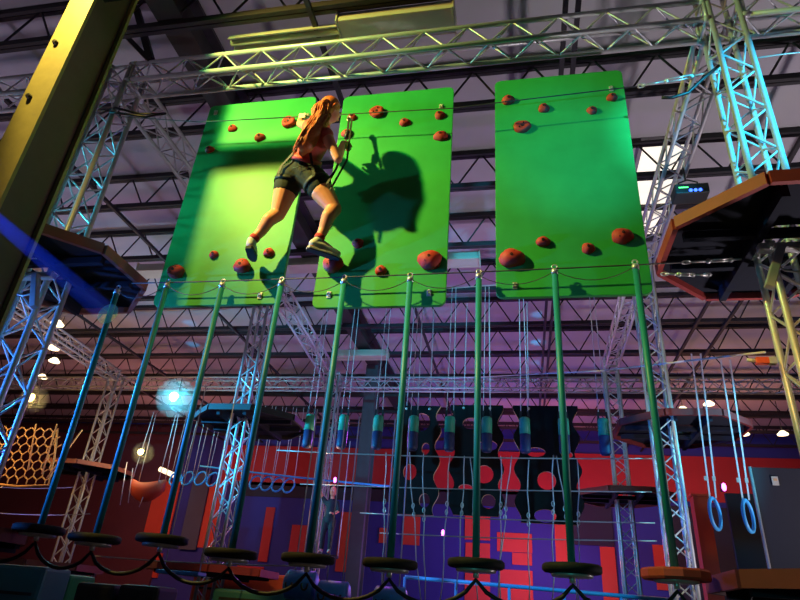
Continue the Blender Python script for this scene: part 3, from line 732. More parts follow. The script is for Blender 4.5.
platform('far_platform', 'small dark platform around the narrow far tower behind the green poles', (1.8, 11.9), 3.72, 0.80, 'fascia_brown')
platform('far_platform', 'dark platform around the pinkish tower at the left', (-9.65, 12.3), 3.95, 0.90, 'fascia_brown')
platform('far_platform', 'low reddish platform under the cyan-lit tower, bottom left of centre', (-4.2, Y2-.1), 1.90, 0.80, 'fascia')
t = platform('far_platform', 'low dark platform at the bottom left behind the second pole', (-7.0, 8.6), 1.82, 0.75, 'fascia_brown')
for sx in (-.5, .5):
    for sy in (-.5, .5): MB().tube((sx, sy, -1.82), (sx, sy, .06), .03, 8).build('leg', M['alu_far'], t)

# hanging two-tone bags in a row
nth = ['leftmost', 'second from left', 'third from left', 'fourth from left', 'middle', 'fourth from right', 'third from right', 'second from right', 'rightmost']
BY = 8.5
for i in range(9):
    x = -3.14+.532*i
    t = thing('hanging_bag', '%s of nine green and navy bags hanging on paired cords in a row' % nth[i], 'hanging bag', (x, BY, 3.69), 'hanging bags of the far row')
    MB().lathe([(0, 0), (.055, 0), (.072, .02), (.075, .05), (.075, .26)], (0, 0, 0), (0, 0, 1), 14).build('lower_half', M['bag_navy'], t)
    MB().lathe([(.076, .26), (.076, .46), (.07, .49), (.05, .505), (0, .505)], (0, 0, 0), (0, 0, 1), 14).build('upper_half', M['bag_green'], t)
    for sx in (-1, 1):
        MB().bar((sx*.065, 0, .44), (sx*.05, 0, .60), .03, .01, (0, 1, 0)).build('lug', M['black'], t)
        MB().tube((sx*.05, 0, .58), (sx*.03, 0, 6.35-3.69), .006, 5).build('cord', M['rope'], t)
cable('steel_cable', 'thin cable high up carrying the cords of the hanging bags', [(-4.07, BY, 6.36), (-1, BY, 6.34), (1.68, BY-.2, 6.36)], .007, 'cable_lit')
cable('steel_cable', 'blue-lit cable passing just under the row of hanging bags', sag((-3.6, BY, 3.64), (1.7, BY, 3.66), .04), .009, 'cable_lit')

# black wavy boards with round and oval cut-outs
def wavy(label, x, w, z0, z1, y, holes, ph):
    t = thing('climbing_board', label, 'climbing board', (x, y, z0), 'black wavy boards')
    h = z1-z0; n = 40; L = []; R = []
    for k in range(n+1):
        z = h*k/n; a = .045*math.sin(2*PI*z/.46+ph)
        L.append((-w/2+a, z)); R.append((w/2-a, z))
    def rim(c, rx, rz, m=20): return [(c[0]+rx*math.cos(2*PI*k/m), c[1]+rz*math.sin(2*PI*k/m)) for k in range(m)]
    bm = bmesh.new(); es = []
    for loop in [L+R[::-1]]+[rim(c, rx, rz) for c, rx, rz in holes]:
        vs = [bm.verts.new((p[0], 0, p[1])) for p in loop]
        for a, b in zip(vs, vs[1:]+vs[:1]): es.append(bm.edges.new((a, b)))
    bmesh.ops.triangle_fill(bm, use_beauty=True, edges=es)
    r = bmesh.ops.extrude_face_region(bm, geom=bm.faces[:])
    bmesh.ops.translate(bm, vec=(0, .045, 0), verts=[v for v in r['geom'] if isinstance(v, bmesh.types.BMVert)])
    bmesh.ops.recalc_face_normals(bm, faces=bm.faces)
    me = bpy.data.meshes.new('board_face'); bm.normal_update()
    for f in bm.faces: f.material_index = 0 if abs(f.normal.y) > .5 else 1
    bm.to_mesh(me); bm.free(); me.materials.append(M['board']); me.materials.append(M['board_edge'])
    o = bpy.data.objects.new('board_face', me); COL.objects.link(o); o.parent = t
    for sx in (-.28, .28):
        MB().tube((sx*w, .02, h-.03), (sx*w*.9, .02, 6.3-z0), .007, 5).build('hanging_rope', M['rope'], t)
        MB().lathe([(.0, 0), (.02, 0), (.02, .012), (0, .012)], (sx*w, 0, h-.05), (0, -1, 0), 8).build('fastener', M['zinc'], t)
    return t
wavy('leftmost of the three black wavy boards with holes, by the purple light', -1.57, .66, 2.88, 4.50, 8.95,
     [((.07, 1.36), .13, .14), ((.15, .95), .06, .09), ((-.07, .60), .10, .12), ((.17, .20), .08, .10)], .5)
wavy('middle of the three black wavy boards with holes', -.66, .72, 2.90, 4.52, 8.95,
     [((-.08, 1.33), .13, .09), ((.17, 1.0), .14, .08), ((.12, .58), .13, .13), ((.18, .20), .10, .10), ((-.15, .38), .10, .05)], 2.0)
wavy('rightmost and widest of the three black wavy boards with holes', .36, .86, 2.84, 4.52, 8.95,
     [((-.16, .98), .14, .07), ((-.02, .58), .13, .13), ((-.06, .10), .15, .09), ((.28, .95), .08, .05)], 1.0)

# hanging foot ropes with shackles below the bags
rp = [(393, 452, 600), (402, 456, 598), (423, 452, 600), (452, 455, 600), (459, 458, 590), (467, 455, 560), (500, 456, 600), (514, 458, 598), (528, 460, 560), (552, 458, 600), (577, 460, 598), (600, 440, 600)]
rope_xyz = [(-1.947, 8.600, 3.681), (-1.605, 8.600, 3.689), (-1.400, 8.600, 3.694), (-1.007, 8.600, 3.661), (-0.792, 8.600, 3.653), (-0.707, 8.600, 3.627), (-0.286, 8.600, 3.666), (-0.148, 8.600, 3.670), (0.084, 8.600, 3.620), (0.426, 8.600, 3.698), (0.480, 8.600, 3.686), (0.759, 8.600, 3.666)]
rope_low = [(-1.842, 8.600, 1.745), (-1.339, 8.600, 1.778), (-1.274, 8.600, 1.782), (-1.066, 8.600, 1.796), (-0.862, 8.600, 1.925), (-0.592, 8.600, 1.827), (-0.314, 8.600, 1.845), (-0.352, 8.600, 1.842), (0.047, 8.600, 1.868), (0.341, 8.600, 1.887), (0.644, 8.600, 1.907), (0.656, 8.600, 1.908)]
lab = ['first', 'second', 'third', 'fourth', 'fifth', 'sixth', 'seventh', 'eighth', 'ninth', 'tenth', 'eleventh', 'last']
for i, (a, b) in enumerate(zip(rope_xyz, rope_low)):
    t = thing('hanging_rope', '%s from the left of twelve pale hanging ropes with steel shackles below the bags' % lab[i], 'rope', a, 'ropes hanging below the bags')
    d = Vector(b)-Vector(a)
    MB().path([d*(k/8)+Vector((.012*math.sin(k*1.7+i), 0, 0)) for k in range(9)], .0075, 5).build('cord', M['rope'], t)
    for q in (.36+.03*(i % 3), .42+.03*(i % 3)):
        MB().path([d*q+Vector((.018*math.cos(k), 0, .034*math.sin(k))) for k in [j*PI/5 for j in range(10)]], .006, 5, True).build('shackle', M['zinc'], t)
for i, (p, q, nm) in enumerate((((-2.290, 8.750, 2.837), (1.581, 8.200, 2.801), 'upper'), ((-1.974, 8.750, 2.583), (1.579, 8.200, 2.595), 'lower'), ((-3.270, 8.800, 3.218), (1.590, 8.200, 3.169), 'topmost'))):
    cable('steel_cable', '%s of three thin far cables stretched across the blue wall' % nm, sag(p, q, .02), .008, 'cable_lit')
for i, (p, q, nm) in enumerate((((-8.638, 9.000, 3.024), (-7.214, 9.000, 3.074), 'upper thin cable at the left below the cargo net'), ((-8.456, 9.000, 2.613), (-6.793, 9.000, 2.669), 'lower thin cable at the left below the cargo net'), ((-4.690, 6.500, 1.935), (-2.288, 6.500, 1.969), 'thin pale cable behind the round steps at the left'),
                 ((-1.365, 6.200, 4.687), (1.725, 4.600, 3.514), 'x'))):
    if nm != 'x': cable('steel_cable', nm, sag(p, q, .02), .007, 'cable_lit')
cable('steel_cable', 'long thin reddish cable sloping from the gold tower towards the distant beam', [(1.661, 4.200, 3.369), (0.937, 7.000, 4.319), (-2.011, 11.500, 5.874)], .008, 'rope')
t = thing('cable_grip', 'red and silver cable grip on the gold-lit tower at the right edge', 'cable fitting', (1.591, 4.100, 3.262))
MB().box((0, 0, 0), (.08, .045, .045)).build('red_body', M['red_vinyl'], t, .006)
MB().box((.06, 0, 0), (.05, .045, .05)).build('steel_end', M['zinc'], t, .006)
MB().tube((-.09, 0, .01), (-.03, 0, 0), .014, 8).build('ferrule', M['zinc'], t)

# rings on strap pairs, right
for i, (a, b, nm) in enumerate((((2.232, 7.700, 3.977), (2.150, 7.700, 3.031), 'left blue ring of the pair hanging on straps below the right far platform'), ((2.566, 7.700, 3.896), (2.496, 7.700, 3.022), 'right blue ring of the pair hanging on straps, next to the dark partition'))):
    t = thing('hanging_ring', nm, 'hanging ring', b, 'blue hanging rings')
    top = Vector(a)-Vector(b)
    for sx in (-.055, .055):
        MB().bar((sx*.6, 0, .0), (top.x+sx, 0, top.z+.85), .018, .008, (0, 1, 0)).build('strap', M['rope'], t)
        MB().box((sx*.8, 0, .22), (.035, .02, .05)).build('strap_buckle', M['zinc'], t)
    MB().path([(.085*math.sin(k)-.0, .02+.12*math.sin(k), -.17+.17*math.cos(k)) for k in [j*2*PI/20 for j in range(20)]], .021, 8, True).build('ring', M['ring'], t)
# hoops in the far left bay
hx = [(-7.267, 12.000, 3.877), (-6.988, 12.000, 3.886), (-6.688, 12.000, 3.895), (-6.409, 12.000, 3.884), (-5.431, 12.000, 3.854), (-5.185, 12.000, 3.842), (-4.941, 12.000, 3.830), (-4.700, 12.000, 3.818)]
hn = ['first', 'second', 'third', 'fourth', 'fifth', 'sixth', 'seventh', 'eighth']
for i, p in enumerate(hx):
    t = thing('hanging_hoop', '%s from the left of eight blue-lit hoops hanging behind the cyan tower' % hn[i], 'hanging hoop', p, 'far hanging hoops')
    MB().path([(.12*math.cos(k), .06*math.sin(k), .15*math.sin(k)-.05) for k in [j*2*PI/18 for j in range(18)]], .02, 6, True).build('hoop', M['ring'], t)
    for sx in (-1, 1): MB().tube((sx*.11, 0, 0), (sx*.08, 0, 1.6), .008, 4).build('cord', M['rope'], t)
cable('steel_cable', 'blue-lit rope running above the far hoops to the dark column', sag((-6.762, 12.000, 4.103), (-2.417, 12.000, 3.819), .02), .02, 'ring')

# cargo net, far left, with slanting guide ropes
n0 = (-11.396, 11.000, 4.540); n1 = (-9.949, 11.000, 4.566); n2 = (-10.890, 11.000, 3.429)
t = thing('cargo_net', 'amber-lit rope cargo net with hexagonal meshes at the left edge', 'net', n2)
W_, H_ = n1[0]-n0[0], n0[2]-n2[2]
mb = MB(); c = .21; nx = int(W_/c); nz = int(H_/(c*.8))
for j in range(nz+1):
    for i in range(nx+1):
        z = j*c*.8; x = i*c+(c/2 if j % 2 else 0); slope = W_*(1-.18*j/max(1, nz))
        if x > slope: continue
        bx = .10*math.sin(x*1.3)
        mb.tube((x, bx, z), (x, bx, z+c*.45), .016, 4, cap=False)
        for s in (-1, 1): mb.tube((x, bx, z+c*.45), (x+s*c/2, bx, z+c*.8), .016, 4, cap=False)
mb.build('net_mesh', M['net'], t)
MB().path([(0, 0, -.02), (W_*.5, .05, -.05), (W_, 0, -.01), (W_*.95, 0, H_*.5), (W_*.85, 0, H_)], .022, 6).build('border_rope', M['net'], t)
for i, (a, b, nm) in enumerate((((-10.052, 10.800, 4.614), (-9.855, 10.800, 3.663), 'leftmost slanting guide rope beside the cargo net'), ((-9.546, 10.800, 4.622), (-9.499, 10.800, 3.594), 'brightest amber slanting guide rope beside the cargo net'), ((-8.907, 10.800, 4.506), (-9.353, 10.800, 3.520), 'rightmost long slanting guide rope beside the cargo net'))):
    tag(MB().tube(a, b, .016, 6).build('guide_rope', M['net']), nm, 'rope')
# red boat-shaped swing seat with its cords
p = (-7.550, 11.500, 3.602)
t = thing('boat_swing', 'red boat-shaped swing hanging in the far left bay', 'boat swing', p)
mb = MB(); vs = []; n = 14; m = 9
for k in range(n+1):
    u = -1+2*k/n; w = .17*math.sqrt(max(0, 1-abs(u)**2.4))+.004
    for q in range(m):
        a = PI*q/(m-1); vs.append((u*.40+.0, -w*math.cos(a), -.36*math.sin(a)*(1-.35*u*u)+.10*u*u))
mb._add(vs, [(k*m+q, k*m+q+1, (k+1)*m+q+1, (k+1)*m+q) for k in range(n) for q in range(m-1)], True)
hull = mb.build('hull', M['red_vinyl'], t); hull.modifiers.new('thick', 'SOLIDIFY').thickness = .025
MB().box((.03, 0, -.03), (.40, .26, .05)).build('seat_pad', M['black'], t, .01)
for sx in (-.3, .3):
    for sy in (-.12, .12): MB().tube((sx, sy, .02), (sx*.9, sy*.4, 1.5), .009, 4).build('cord', M['rope'], t)
for i, (x, nm) in enumerate(((118, 'left'), (128, 'middle'), (143, 'right'))):
    tag(MB().tube((-7.986, 11.400, 3.154) if i == 0 else ((-7.820, 11.400, 3.199) if i == 1 else (-7.552, 11.400, 3.133)), (-8.097, 11.400, 4.012) if i == 0 else ((-7.920, 11.400, 3.893) if i == 1 else (-7.494, 11.400, 3.465)), .010, 5).build('hanging_line', M['rope']), '%s one of three short pale cords hanging left of the red swing' % nm, 'cord', 'cords beside the red swing')

# far round steps of another pole bridge behind the near one
def disc_step(label, p, r=.21, top=1.6):
    t = thing('hanging_step', label, 'hanging step', p, 'far hanging steps')
    MB().lathe([(0, 0), (r*.95, 0), (r, .012), (r, .045), (r*.93, .055), (0, .055)], (0, 0, 0), (0, 0, 1), 18).build('step', M['step'], t)
    for sx in (-r*.9, r*.9): MB().tube((sx, .05, .03), (sx, .05, top), .010, 6).build('rope', M['rope'], t)
    return t
disc_step('dark hanging step under the climber in dark clothes at the back', (-3.620, 11.600, 2.420), .25, 2.2)
# far climber in dark clothes, arm raised to the rope
f0 = (-3.622, 11.600, 2.437)
fc = thing('person', 'distant person in dark clothes with raised arm beside the fifth pole', 'person', f0)
s = .70
def Q(*c): return [[((x*s, y*s, z*s+.055), r*s) for x, y, z, r in ch] for ch in c]
bodyparts = [skin_obj(Q([(0, 0, .86, .13), (.01, 0, 1.05, .115), (.02, 0, 1.24, .13), (.02, 0, 1.38, .06), (.02, 0, 1.46, .055)],
    [(.02, 0, 1.24, .13), (-.15, 0, 1.30, .055), (-.27, 0, 1.44, .042), (-.36, -.03, 1.62, .03)],
    [(.02, 0, 1.24, .13), (.17, 0, 1.30, .055), (.24, -.05, 1.08, .042), (.16, -.2, .98, .03)],
    [(0, 0, .86, .13), (-.09, 0, .84, .10), (-.12, -.04, .46, .06), (-.12, 0, .08, .04), (-.14, -.13, .04, .035)],
    [(0, 0, .86, .13), (.09, 0, .84, .10), (.11, -.06, .46, .06), (.10, 0, .08, .04), (.11, -.13, .04, .035)])),
    skin_obj(Q([(.02, -.01, 1.55, .085), (.02, 0, 1.62, .098), (.02, 0, 1.66, .09)], [(.02, -.04, 1.56, .06), (.02, -.05, 1.52, .05)], [(.02, -.1, 1.60, .012), (.02, -.12, 1.57, .014)]))]
bodyparts += hand((-.36*s, -.03*s, 1.62*s+.055), (-.5, 0, .8), (.3, -.9, 0), (.8, 0, .5), s, .8)
bodyparts += hand((.16*s, -.2*s, .98*s+.055), (-.5, -.7, .3), (-.6, .2, -.6), (0, .5, .8), s, .8)
fb = fuse(bodyparts, 'body', M['skin'], .008, fc, 4)
fuse([skin_obj(Q([(0, 0, .84, .145), (.01, 0, 1.05, .130), (.02, 0, 1.24, .145), (.02, 0, 1.36, .075)], [(.02, 0, 1.24, .145), (-.15, 0, 1.30, .07), (-.25, 0, 1.42, .055)], [(.02, 0, 1.24, .145), (.17, 0, 1.30, .07), (.24, -.05, 1.10, .055)]))], 'sweatshirt', M['darkcloth'], .012, fc, 5)
fuse([skin_obj(Q([(0, 0, .90, .145), (-.09, 0, .84, .115), (-.12, -.04, .46, .075), (-.12, 0, .14, .058)], [(0, 0, .90, .145), (.09, 0, .84, .115), (.11, -.06, .46, .075), (.10, 0, .14, .058)]))], 'trousers', M['darkcloth'], .012, fc, 5)
fuse([skin_obj(Q([(.02, .02, 1.60, .102), (.02, .03, 1.67, .100), (.02, .06, 1.52, .07)]))], 'hair', M['strap'], .012, fc, 2)
for sx in (-.13, .105):
    MB().ball((sx*s, -.05*s, .05*s+.055), .06*s, 10, (.75, 1.9, .85)).build('shoe', M['shoe'], fc)
for sx in (-.012, .052): MB().ball((sx*s, -.098*s, (1.605*s+.055)), .012*s, 8).build('eye', M['eye_white'], fb)

# rails, seats and soft blocks at the bottom
def rail(label, a, b, z_drop, n):
    t = thing('railing', label, 'railing', a)
    a, b = Vector(a), Vector(b); d = b-a
    MB().tube((0, 0, 0), d, .03, 8).build('top_rail', M['ring'], t)
    for k in range(n+1): MB().tube(d*(k/n), d*(k/n)-Vector((0, 0, z_drop)), .024, 8).build('post', M['ring'], t)
    MB().tube(Vector((0, 0, -.45)), d-Vector((0, 0, .45)), .02, 8).build('mid_rail', M['ring'], t)
rail('long blue railing along the bottom behind the ropes', (-1.898, 10.500, 2.134), (2.243, 10.500, 2.057), 2.0, 5)
def bolster(label, p, w=.34):
    t = thing('foam_bolster', label, 'bolster', p, 'blue bolsters')
    MB().lathe([(0, 0), (.12, 0), (.15, .02), (.15, w-.02), (.12, w), (0, w)], (-w/2, 0, 0), (1, 0, 0), 16).build('cushion', M['blue'], t)
    for sx in (-.09, .09):
        MB().path([(sx+.035*math.cos(k), -.15, .05*math.sin(k)) for k in [PI*.9+j*PI*1.2/8 for j in range(9)]], .012, 6).build('handle', M['black'], t)
        MB().tube((sx, 0, .14), (sx, 0, 2.0), .008, 4).build('cord', M['rope'], t)
bolster('bright blue hanging bolster with black handles below the fifth round step', (-2.423, 7.000, 1.807))
bolster('blue hanging bolster with black handles right of the first bolster', (-2.044, 7.000, 1.722))
bolster('blue hanging bolster cut off by the bottom edge near the dark column', (-1.411, 7.000, 1.705))
p = (-3.775, 6.800, 1.835)
t = thing('hanging_plank', 'bright blue hanging plank low behind the third round step', 'plank', p)
MB().box((0, 0, 0), (.52, .2, .04)).build('plank', M['blue'], t, .01)
for sx in (-.22, .22): MB().tube((sx, 0, 0), (sx, 0, 2.2), .007, 5).build('cord', M['rope'], t)
def block(name, label, c, size, m, rz=0):
    t = thing(name, label, 'pad', (c[0], c[1], c[2]), 'soft upright pads', rz)
    h = c[2]+size[2]/2
    t.location = (c[0], c[1], 0)
    MB().box((0, 0, h/2), (size[0], size[1], h)).build('foam', M[m], t, .04)
    MB().box((0, -size[1]/2, h-size[2]/2), (size[0]*.86, .012, .03)).build('seam_strip', M['strap'], t)
block('padded_post', 'dull teal padded upright pad in the bottom left corner', (-5.666, 6.500, 1.512), (1.1, .5, .55), 'teal', .1)
block('padded_post', 'green padded upright pad right of the bottom left corner', (-5.780, 7.600, 1.550), (.55, .4, .40), 'green_vinyl', -.2)
block('padded_post', 'red padded upright pad next to the green block at the bottom left', (-8.128, 9.900, 1.681), (1.4, .5, .55), 'red_vinyl', .1)
block('padded_post', 'black padded upright pad at the bottom below the second round step', (-4.089, 6.000, 1.573), (.42, .4, .18), 'strap', 0)
block('padded_post', 'black padded upright pad at the bottom below the third round step', (-3.628, 6.000, 1.584), (.42, .4, .18), 'strap', 0)
block('padded_post', 'long red padded upright pad low beside the blue bolsters', (-3.999, 9.500, 1.741), (1.9, .4, .5), 'red_vinyl', 0)
block('padded_post', 'long teal padded upright pad at the bottom edge below the fourth round step', (-3.146, 8.000, 1.620), (1.4, .4, .22), 'teal', 0)

# dark partition at the right with its small notice
pr = (2.904, 3.543, 2.023, 3.609)
t = thing('partition', 'tall dark grey partition board at the right edge with small cream notice', 'partition', (pr[0], 8.6, 0))
MB().box((1.3, 0.04, pr[3]/2), (2.6, .06, pr[3])).build('board', M['partition'], t, .004)
MB().tube((0, 0, 0), (0, 0, pr[3]), .02, 6).build('edge_trim', M['alu_far'], t)
nt = (3.173, 8.600, 3.438)
MB().box((nt[0]-pr[0], -.005, nt[2]), (.075, .012, .11)).build('notice', M['plate'], t)
MB().box((nt[0]-pr[0], -.0125, nt[2]+.015), (.045, .004, .03)).build('notice_print', M['board_edge'], t)
# dark curtain walls behind the rings
struct('wall_right_screen', MB().box((6.6, 14.5, 2.2), (4.6, .1, 4.4)), M['wall_dark'], 'dark low screen wall behind the rings')
pz = (-7.263, 1.123, 1.948, 5.807)

# lamps
def lamp(label, p, m, r=.09, cat='lamp'):
    t = thing('par_lamp', label, cat, p)
    MB().lathe([(r*.6, 0), (r*1.05, .02), (r*1.25, .16), (r*1.2, .16), (r*.95, .04)], (0, .05, 0), (0, -1, 0), 14).build('lamp_can', M['black'], t)
    MB().ball((0, -.08, 0), r, 12).build('bulb', M[m], t)
    MB().tube((0, .05, r), (0, .05, .45), .012, 5).build('hanger', M['black'], t)
    return t
lamp('glaring cyan lamp shining between the second and third poles', (-7.085, 11.000, 5.278), 'lamp_cyan', .10)
lamp('glowing amber lamp left of the leftmost pole', (-10.515, 11.000, 5.228), 'lamp_yellow', .09)
lamp('small yellow lamp above the red boat swing', (-8.192, 12.000, 4.345), 'lamp_yellow', .07)
for i, (p, nm) in enumerate((((-9.177, 9.500, 6.295), 'topmost of the small warm ceiling lamps beside the left tower'), ((-10.020, 10.500, 6.204), 'second small warm ceiling lamp below the topmost one at the left'), ((-10.817, 11.500, 6.307), 'third small warm ceiling lamp from the top at the left'), ((-12.418, 13.000, 6.467), 'lowest small warm ceiling lamp at the left, above the amber lamp'),
                         ((3.583, 14.000, 6.077), 'warm lamp glowing above the rim of the red-rimmed platform'), ((4.443, 15.000, 6.553), 'tiny warm lamp above the hanging ring straps'), ((5.254, 15.500, 5.977), 'faint warm lamp right of the red-rimmed platform'), ((6.304, 16.000, 6.136), 'faint warm lamp nearest the right edge'))):
    t = thing('ceiling_lamp', nm, 'ceiling lamp', p, 'small warm ceiling lamps')
    MB().lathe([(.0, 0), (.12, 0), (.13, .02), (.05, .10), (0, .11)], (0, 0, 0), (0, 0, 1), 14).build('shade', M['lamp_warm'], t)
    MB().tube((0, 0, .1), (0, 0, 7.0-p[2]), .008, 5).build('hanger', M['black'], t)
for (p, nm) in (((-1.368, 11.000, 2.890), 'tiny magenta light point between the sixth and seventh poles'), ((2.674, 9.000, 3.422), 'small magenta light between the two blue rings'), ((-3.572, 11.500, 3.814), 'small magenta lamp glowing on the tower by the fifth pole')):
    t = thing('effect_light', nm, 'effect light', p)
    MB().ball((0, 0, 0), .03, 10, (1, 1, 1.8)).build('bulb', M['led_magenta'], t)
    MB().box((0, .05, 0), (.06, .06, .10)).build('housing', M['black'], t)
q0, q1 = (-8.965, 14.000, 4.414), (-8.478, 14.000, 4.256)
t = thing('tube_light', 'pale glowing tube light beside the red boat swing', 'tube light', q0)
MB().tube((0, 0, 0), Vector(q1)-Vector(q0), .06, 8).build('tube', M['tube_warm'], t)
MB().bar((0, .06, .07), Vector(q1)-Vector(q0)+Vector((0, .06, .07)), .12, .04).build('fitting', M['black'], t)

# ---------------------------------------------------------------- light
def spot(name, loc, to, power, color, angle=60, blend=.3, r=.05):
    l = bpy.data.lights.new(name, 'SPOT'); l.energy = power; l.color = color; l.spot_size = math.radians(angle); l.spot_blend = blend; l.shadow_soft_size = r
    o = bpy.data.objects.new(name, l); COL.objects.link(o); o.location = loc
    o.rotation_euler = (Vector(to)-Vector(loc)).to_track_quat('-Z', 'Y').to_euler(); return o
def point(name, loc, power, color, r=.1):
    l = bpy.data.lights.new(name, 'POINT'); l.energy = power; l.color = color; l.shadow_soft_size = r
    o = bpy.data.objects.new(name, l); COL.objects.link(o); o.location = loc; return o
def area(name, loc, to, power, color, sx, sy):
    l = bpy.data.lights.new(name, 'AREA'); l.energy = power; l.color = color; l.shape = 'RECTANGLE'; l.size = sx; l.size_y = sy
    o = bpy.data.objects.new(name, l); COL.objects.link(o); o.location = loc
    o.rotation_euler = (Vector(to)-Vector(loc)).to_track_quat('-Z', 'Y').to_euler(); return o
KEY = (-4.0, 1.9, 6.9)
spot('yellow_key', KEY, (-1.2, 4.2, 4.4), 780, (1.0, .70, .14), 84, .3, .05)
spot('amber_low', (-3.98, 1.88, 6.9), (-1.45, 4.2, 4.75), 800, (1.0, .50, .12), 38, .8, .05)
spot('green_key', (-3.97, 1.85, 6.98), (-.6, 4.2, 5.8), 470, (.08, 1.0, .25), 78, .6, .05)
# cyan and blue stage lights, with added fills for single places among them
spot('cyan_right', (4.2, 1.0, 4.9), (2.1, 4.0, 5.35), 4600, (.03, .62, 1.0), 25, .7, .06)
spot('cyan_panel', (2.2, 0.2, 3.0), (.50, 4.2, 5.25), 900, (.01, .50, 1.0), 20, 1.0, .06)
spot('blue_left', (-7.0, 2.6, 2.2), (-3.7, 4.2, 3.0), 2800, (.03, .22, 1.0), 38, .9, .1)
spot('teal_low', (-1.0, -1.5, 2.2), (.6, 4.2, 2.4), 90, (.05, .9, .85), 40, 1.0, .1)
spot('cyan_rear', (-7.6, 6.4, 4.4), (-4.15, 4.0, 4.3), 1500, (.05, .72, 1.0), 44, .7, .06)
spot('cyan_mid', (-6.4, 6.5, 4.2), (-4.0, 8.6, 3.9), 1700, (.04, .52, 1.0), 50, .7, .06)
spot('cyan_far', (4.2, 6.6, 4.4), (1.8, 8.6, 3.4), 560, (.08, .7, 1.0), 44, .7, .06)
spot('amber_tower_fill', (-1.0, -.5, 2.8), (1.78, 4.0, 3.25), 700, (1.0, .58, .13), 12, .8, .05)  # added unseen spot, turns the lower right tower gold
spot('teal_strip_fill', (-2.2, -1.0, 2.5), (-3.15, 4.2, 4.75), 800, (.0, .45, .75), 14, 1.0, .05)  # added unseen spot, tints the left strip of the first panel
spot('cyan_tower', (-7.6, 3.3, 5.0), (-4.15, 4.0, 5.2), 1100, (.03, .70, 1.0), 26, .8, .05)
spot('cyan_person', (-6.0, 10.6, 3.6), (-3.3, 11.6, 2.9), 160, (.05, .75, 1.0), 24, .6, .05)
point('board_edge_fill', (-2.9, 8.7, 3.5), 14, (1.0, .55, .3), .08)  # added warm light for the wavy board edges, no fixture there
spot('front_wash', (-8.0, 3.0, 1.0), (-6.5, 4.5, 7.6), 260, (.85, .70, .95), 120, 1.0, .3)  # added wash lifting the dark upper left roof
# violet wash on the roof
spot('violet_wash', (-1.5, 12.5, 1.0), (-1.5, 13.0, 7.6), 420, (.78, .38, .95), 150, 1.0, .3)
spot('indigo_wash', (-8.0, 9.0, 1.0), (-8.0, 9.5, 7.6), 330, (.45, .36, 1.0), 150, 1.0, .3)
spot('grey_wash', (5.0, 6.2, 1.0), (3.0, 6.2, 7.6), 850, (.90, .78, .85), 150, 1.0, .3)
spot('warm_wash', (7.0, 14.0, 1.5), (7.0, 14.5, 7.6), 260, (1.0, .62, .38), 150, 1.0, .3)
point('blue_wall', (-.2, 17.8, 3.2), 240, (.10, .12, 1.0), .3)
spot('red_wall', (1.0, 15.5, 5.0), (1.0, 21, 6.2), 260, (1.0, .2, .2), 120, .8, .3)
point('red_wall', (-11.5, 17.0, 4.5), 200, (1.0, .35, .3), .3)
point('warm_wall', (5.5, 17.0, 5.2), 130, (1.0, .40, .22), .3)
point('amber_net', (-10.8, 9.8, 3.9), 90, (1.0, .50, .12), .1)
point('amber_lamp', (-8.2, 11.0, 4.3), 30, (1.0, .6, .25), .1)  # extra light added near the yellow lamp to brighten the red swing
point('purple_board', (-2.5, 9.6, 4.2), 60, (.5, .1, 1.0), .1)
point('amber_lamp', (-10.276, 10.750, 5.146), 30, (1.0, .6, .15), .1)
point('yellow_lamp', (-8.022, 11.750, 4.288), 20, (1.0, .7, .2), .1)
point('cyan_lamp', (-6.924, 10.750, 5.195), 90, (.1, .75, 1.0), .1)
for yy_, e_ in ((12.1, 420), (13.6, 700), (14.9, 260), (16.2, 420)):
    spot('cyan_roof_beam', (.40, yy_-.6, 3.6), (.45, yy_, 7.6), e_, (.02, .5, 1.0), 6.5, .9, .03)
for xx_, yy_, e_ in ((-8.0, 12.2, 420), (-8.6, 13.5, 420)):
    spot('cyan_roof_beam', (xx_+.3, yy_-.6, 3.6), (xx_, yy_, 7.6), e_, (.02, .5, 1.0), 6.5, .9, .03)
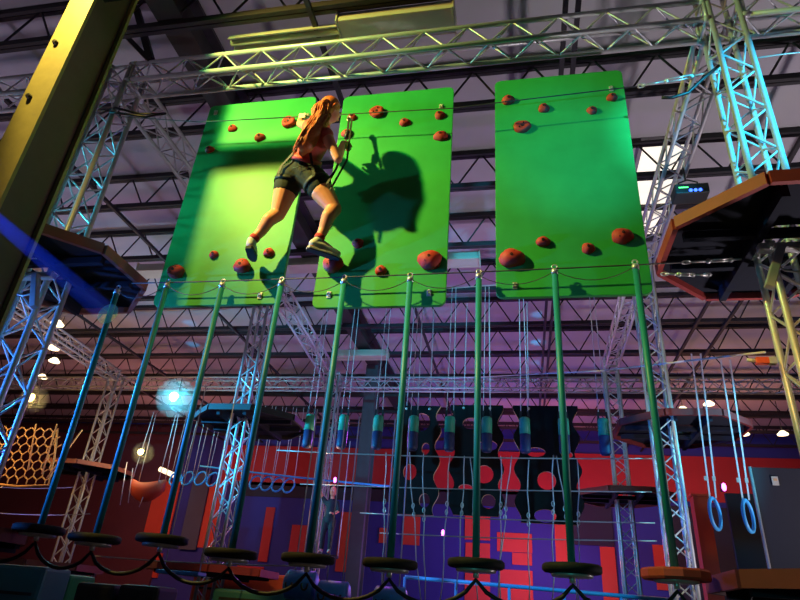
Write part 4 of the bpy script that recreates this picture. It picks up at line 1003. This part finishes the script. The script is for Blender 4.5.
point('red_panel_fill', (0.5, 18.6, 3.0), 120, (1.0, .25, .2), .3)  # added red light lifting the red wall blocks
# blue streak at the left edge, drawn with an added narrow tube of haze
ba, bb = Vector((-3.953, 2.550, 4.123)), Vector((-2.171, 2.550, 2.921))
mv = bpy.data.materials.new('streak_haze'); mv.use_nodes = True
nt = mv.node_tree; nt.nodes.clear()
on = nt.nodes.new('ShaderNodeOutputMaterial'); vn = nt.nodes.new('ShaderNodeVolumeScatter'); vn.inputs['Density'].default_value = .5; vn.inputs['Color'].default_value = (.03, .10, 1, 1)
nt.links.new(vn.outputs[0], on.inputs['Volume'])
mh = mv.copy(); mh.name = 'glow_haze'
for nd in mh.node_tree.nodes:
    if nd.type == 'VOLUME_SCATTER': nd.inputs['Density'].default_value = .35; nd.inputs['Color'].default_value = (.8, .9, .95, 1)
hz = MB().tube(ba, bb, .035, 16, .06).build('streak_haze', mv)
for (q, rr) in (((-7.085, 11.000, 5.278), .42), ((-10.515, 11.000, 5.228), .30), ((-8.192, 12.000, 4.345), .25)):
    hb_ = MB().ball(q, rr, 14).build('glow_haze', mh)  # haze balls added to imitate the glow round the lamps
    tag(hb_, {.42: 'added haze ball imitating the glow round the cyan lamp', .30: 'added haze ball imitating the glow round the amber lamp at the left', .25: 'added haze ball imitating the glow round the small yellow lamp above the red swing'}[rr], 'haze', None, 'stuff')
tag(hz, 'added tube of haze drawing the blue streak across the left edge', 'light beam', None, 'stuff')
spot('blue_beam', tuple(ba-(bb-ba).normalized()*.6), tuple(bb), 4000, (.04, .14, 1.0), 5, .6, .02)  # narrow spot added to light the haze tube
w = bpy.data.worlds.new('dim_hall'); SC.world = w; w.use_nodes = True
w.node_tree.nodes['Background'].inputs[0].default_value = (.36, .32, .42, 1); w.node_tree.nodes['Background'].inputs[1].default_value = .05
SC.view_settings.view_transform = 'Standard'; SC.view_settings.look = 'None'; SC.view_settings.gamma = 1.0; SC.view_settings.use_curve_mapping = False
SC.view_settings.exposure = 0.0
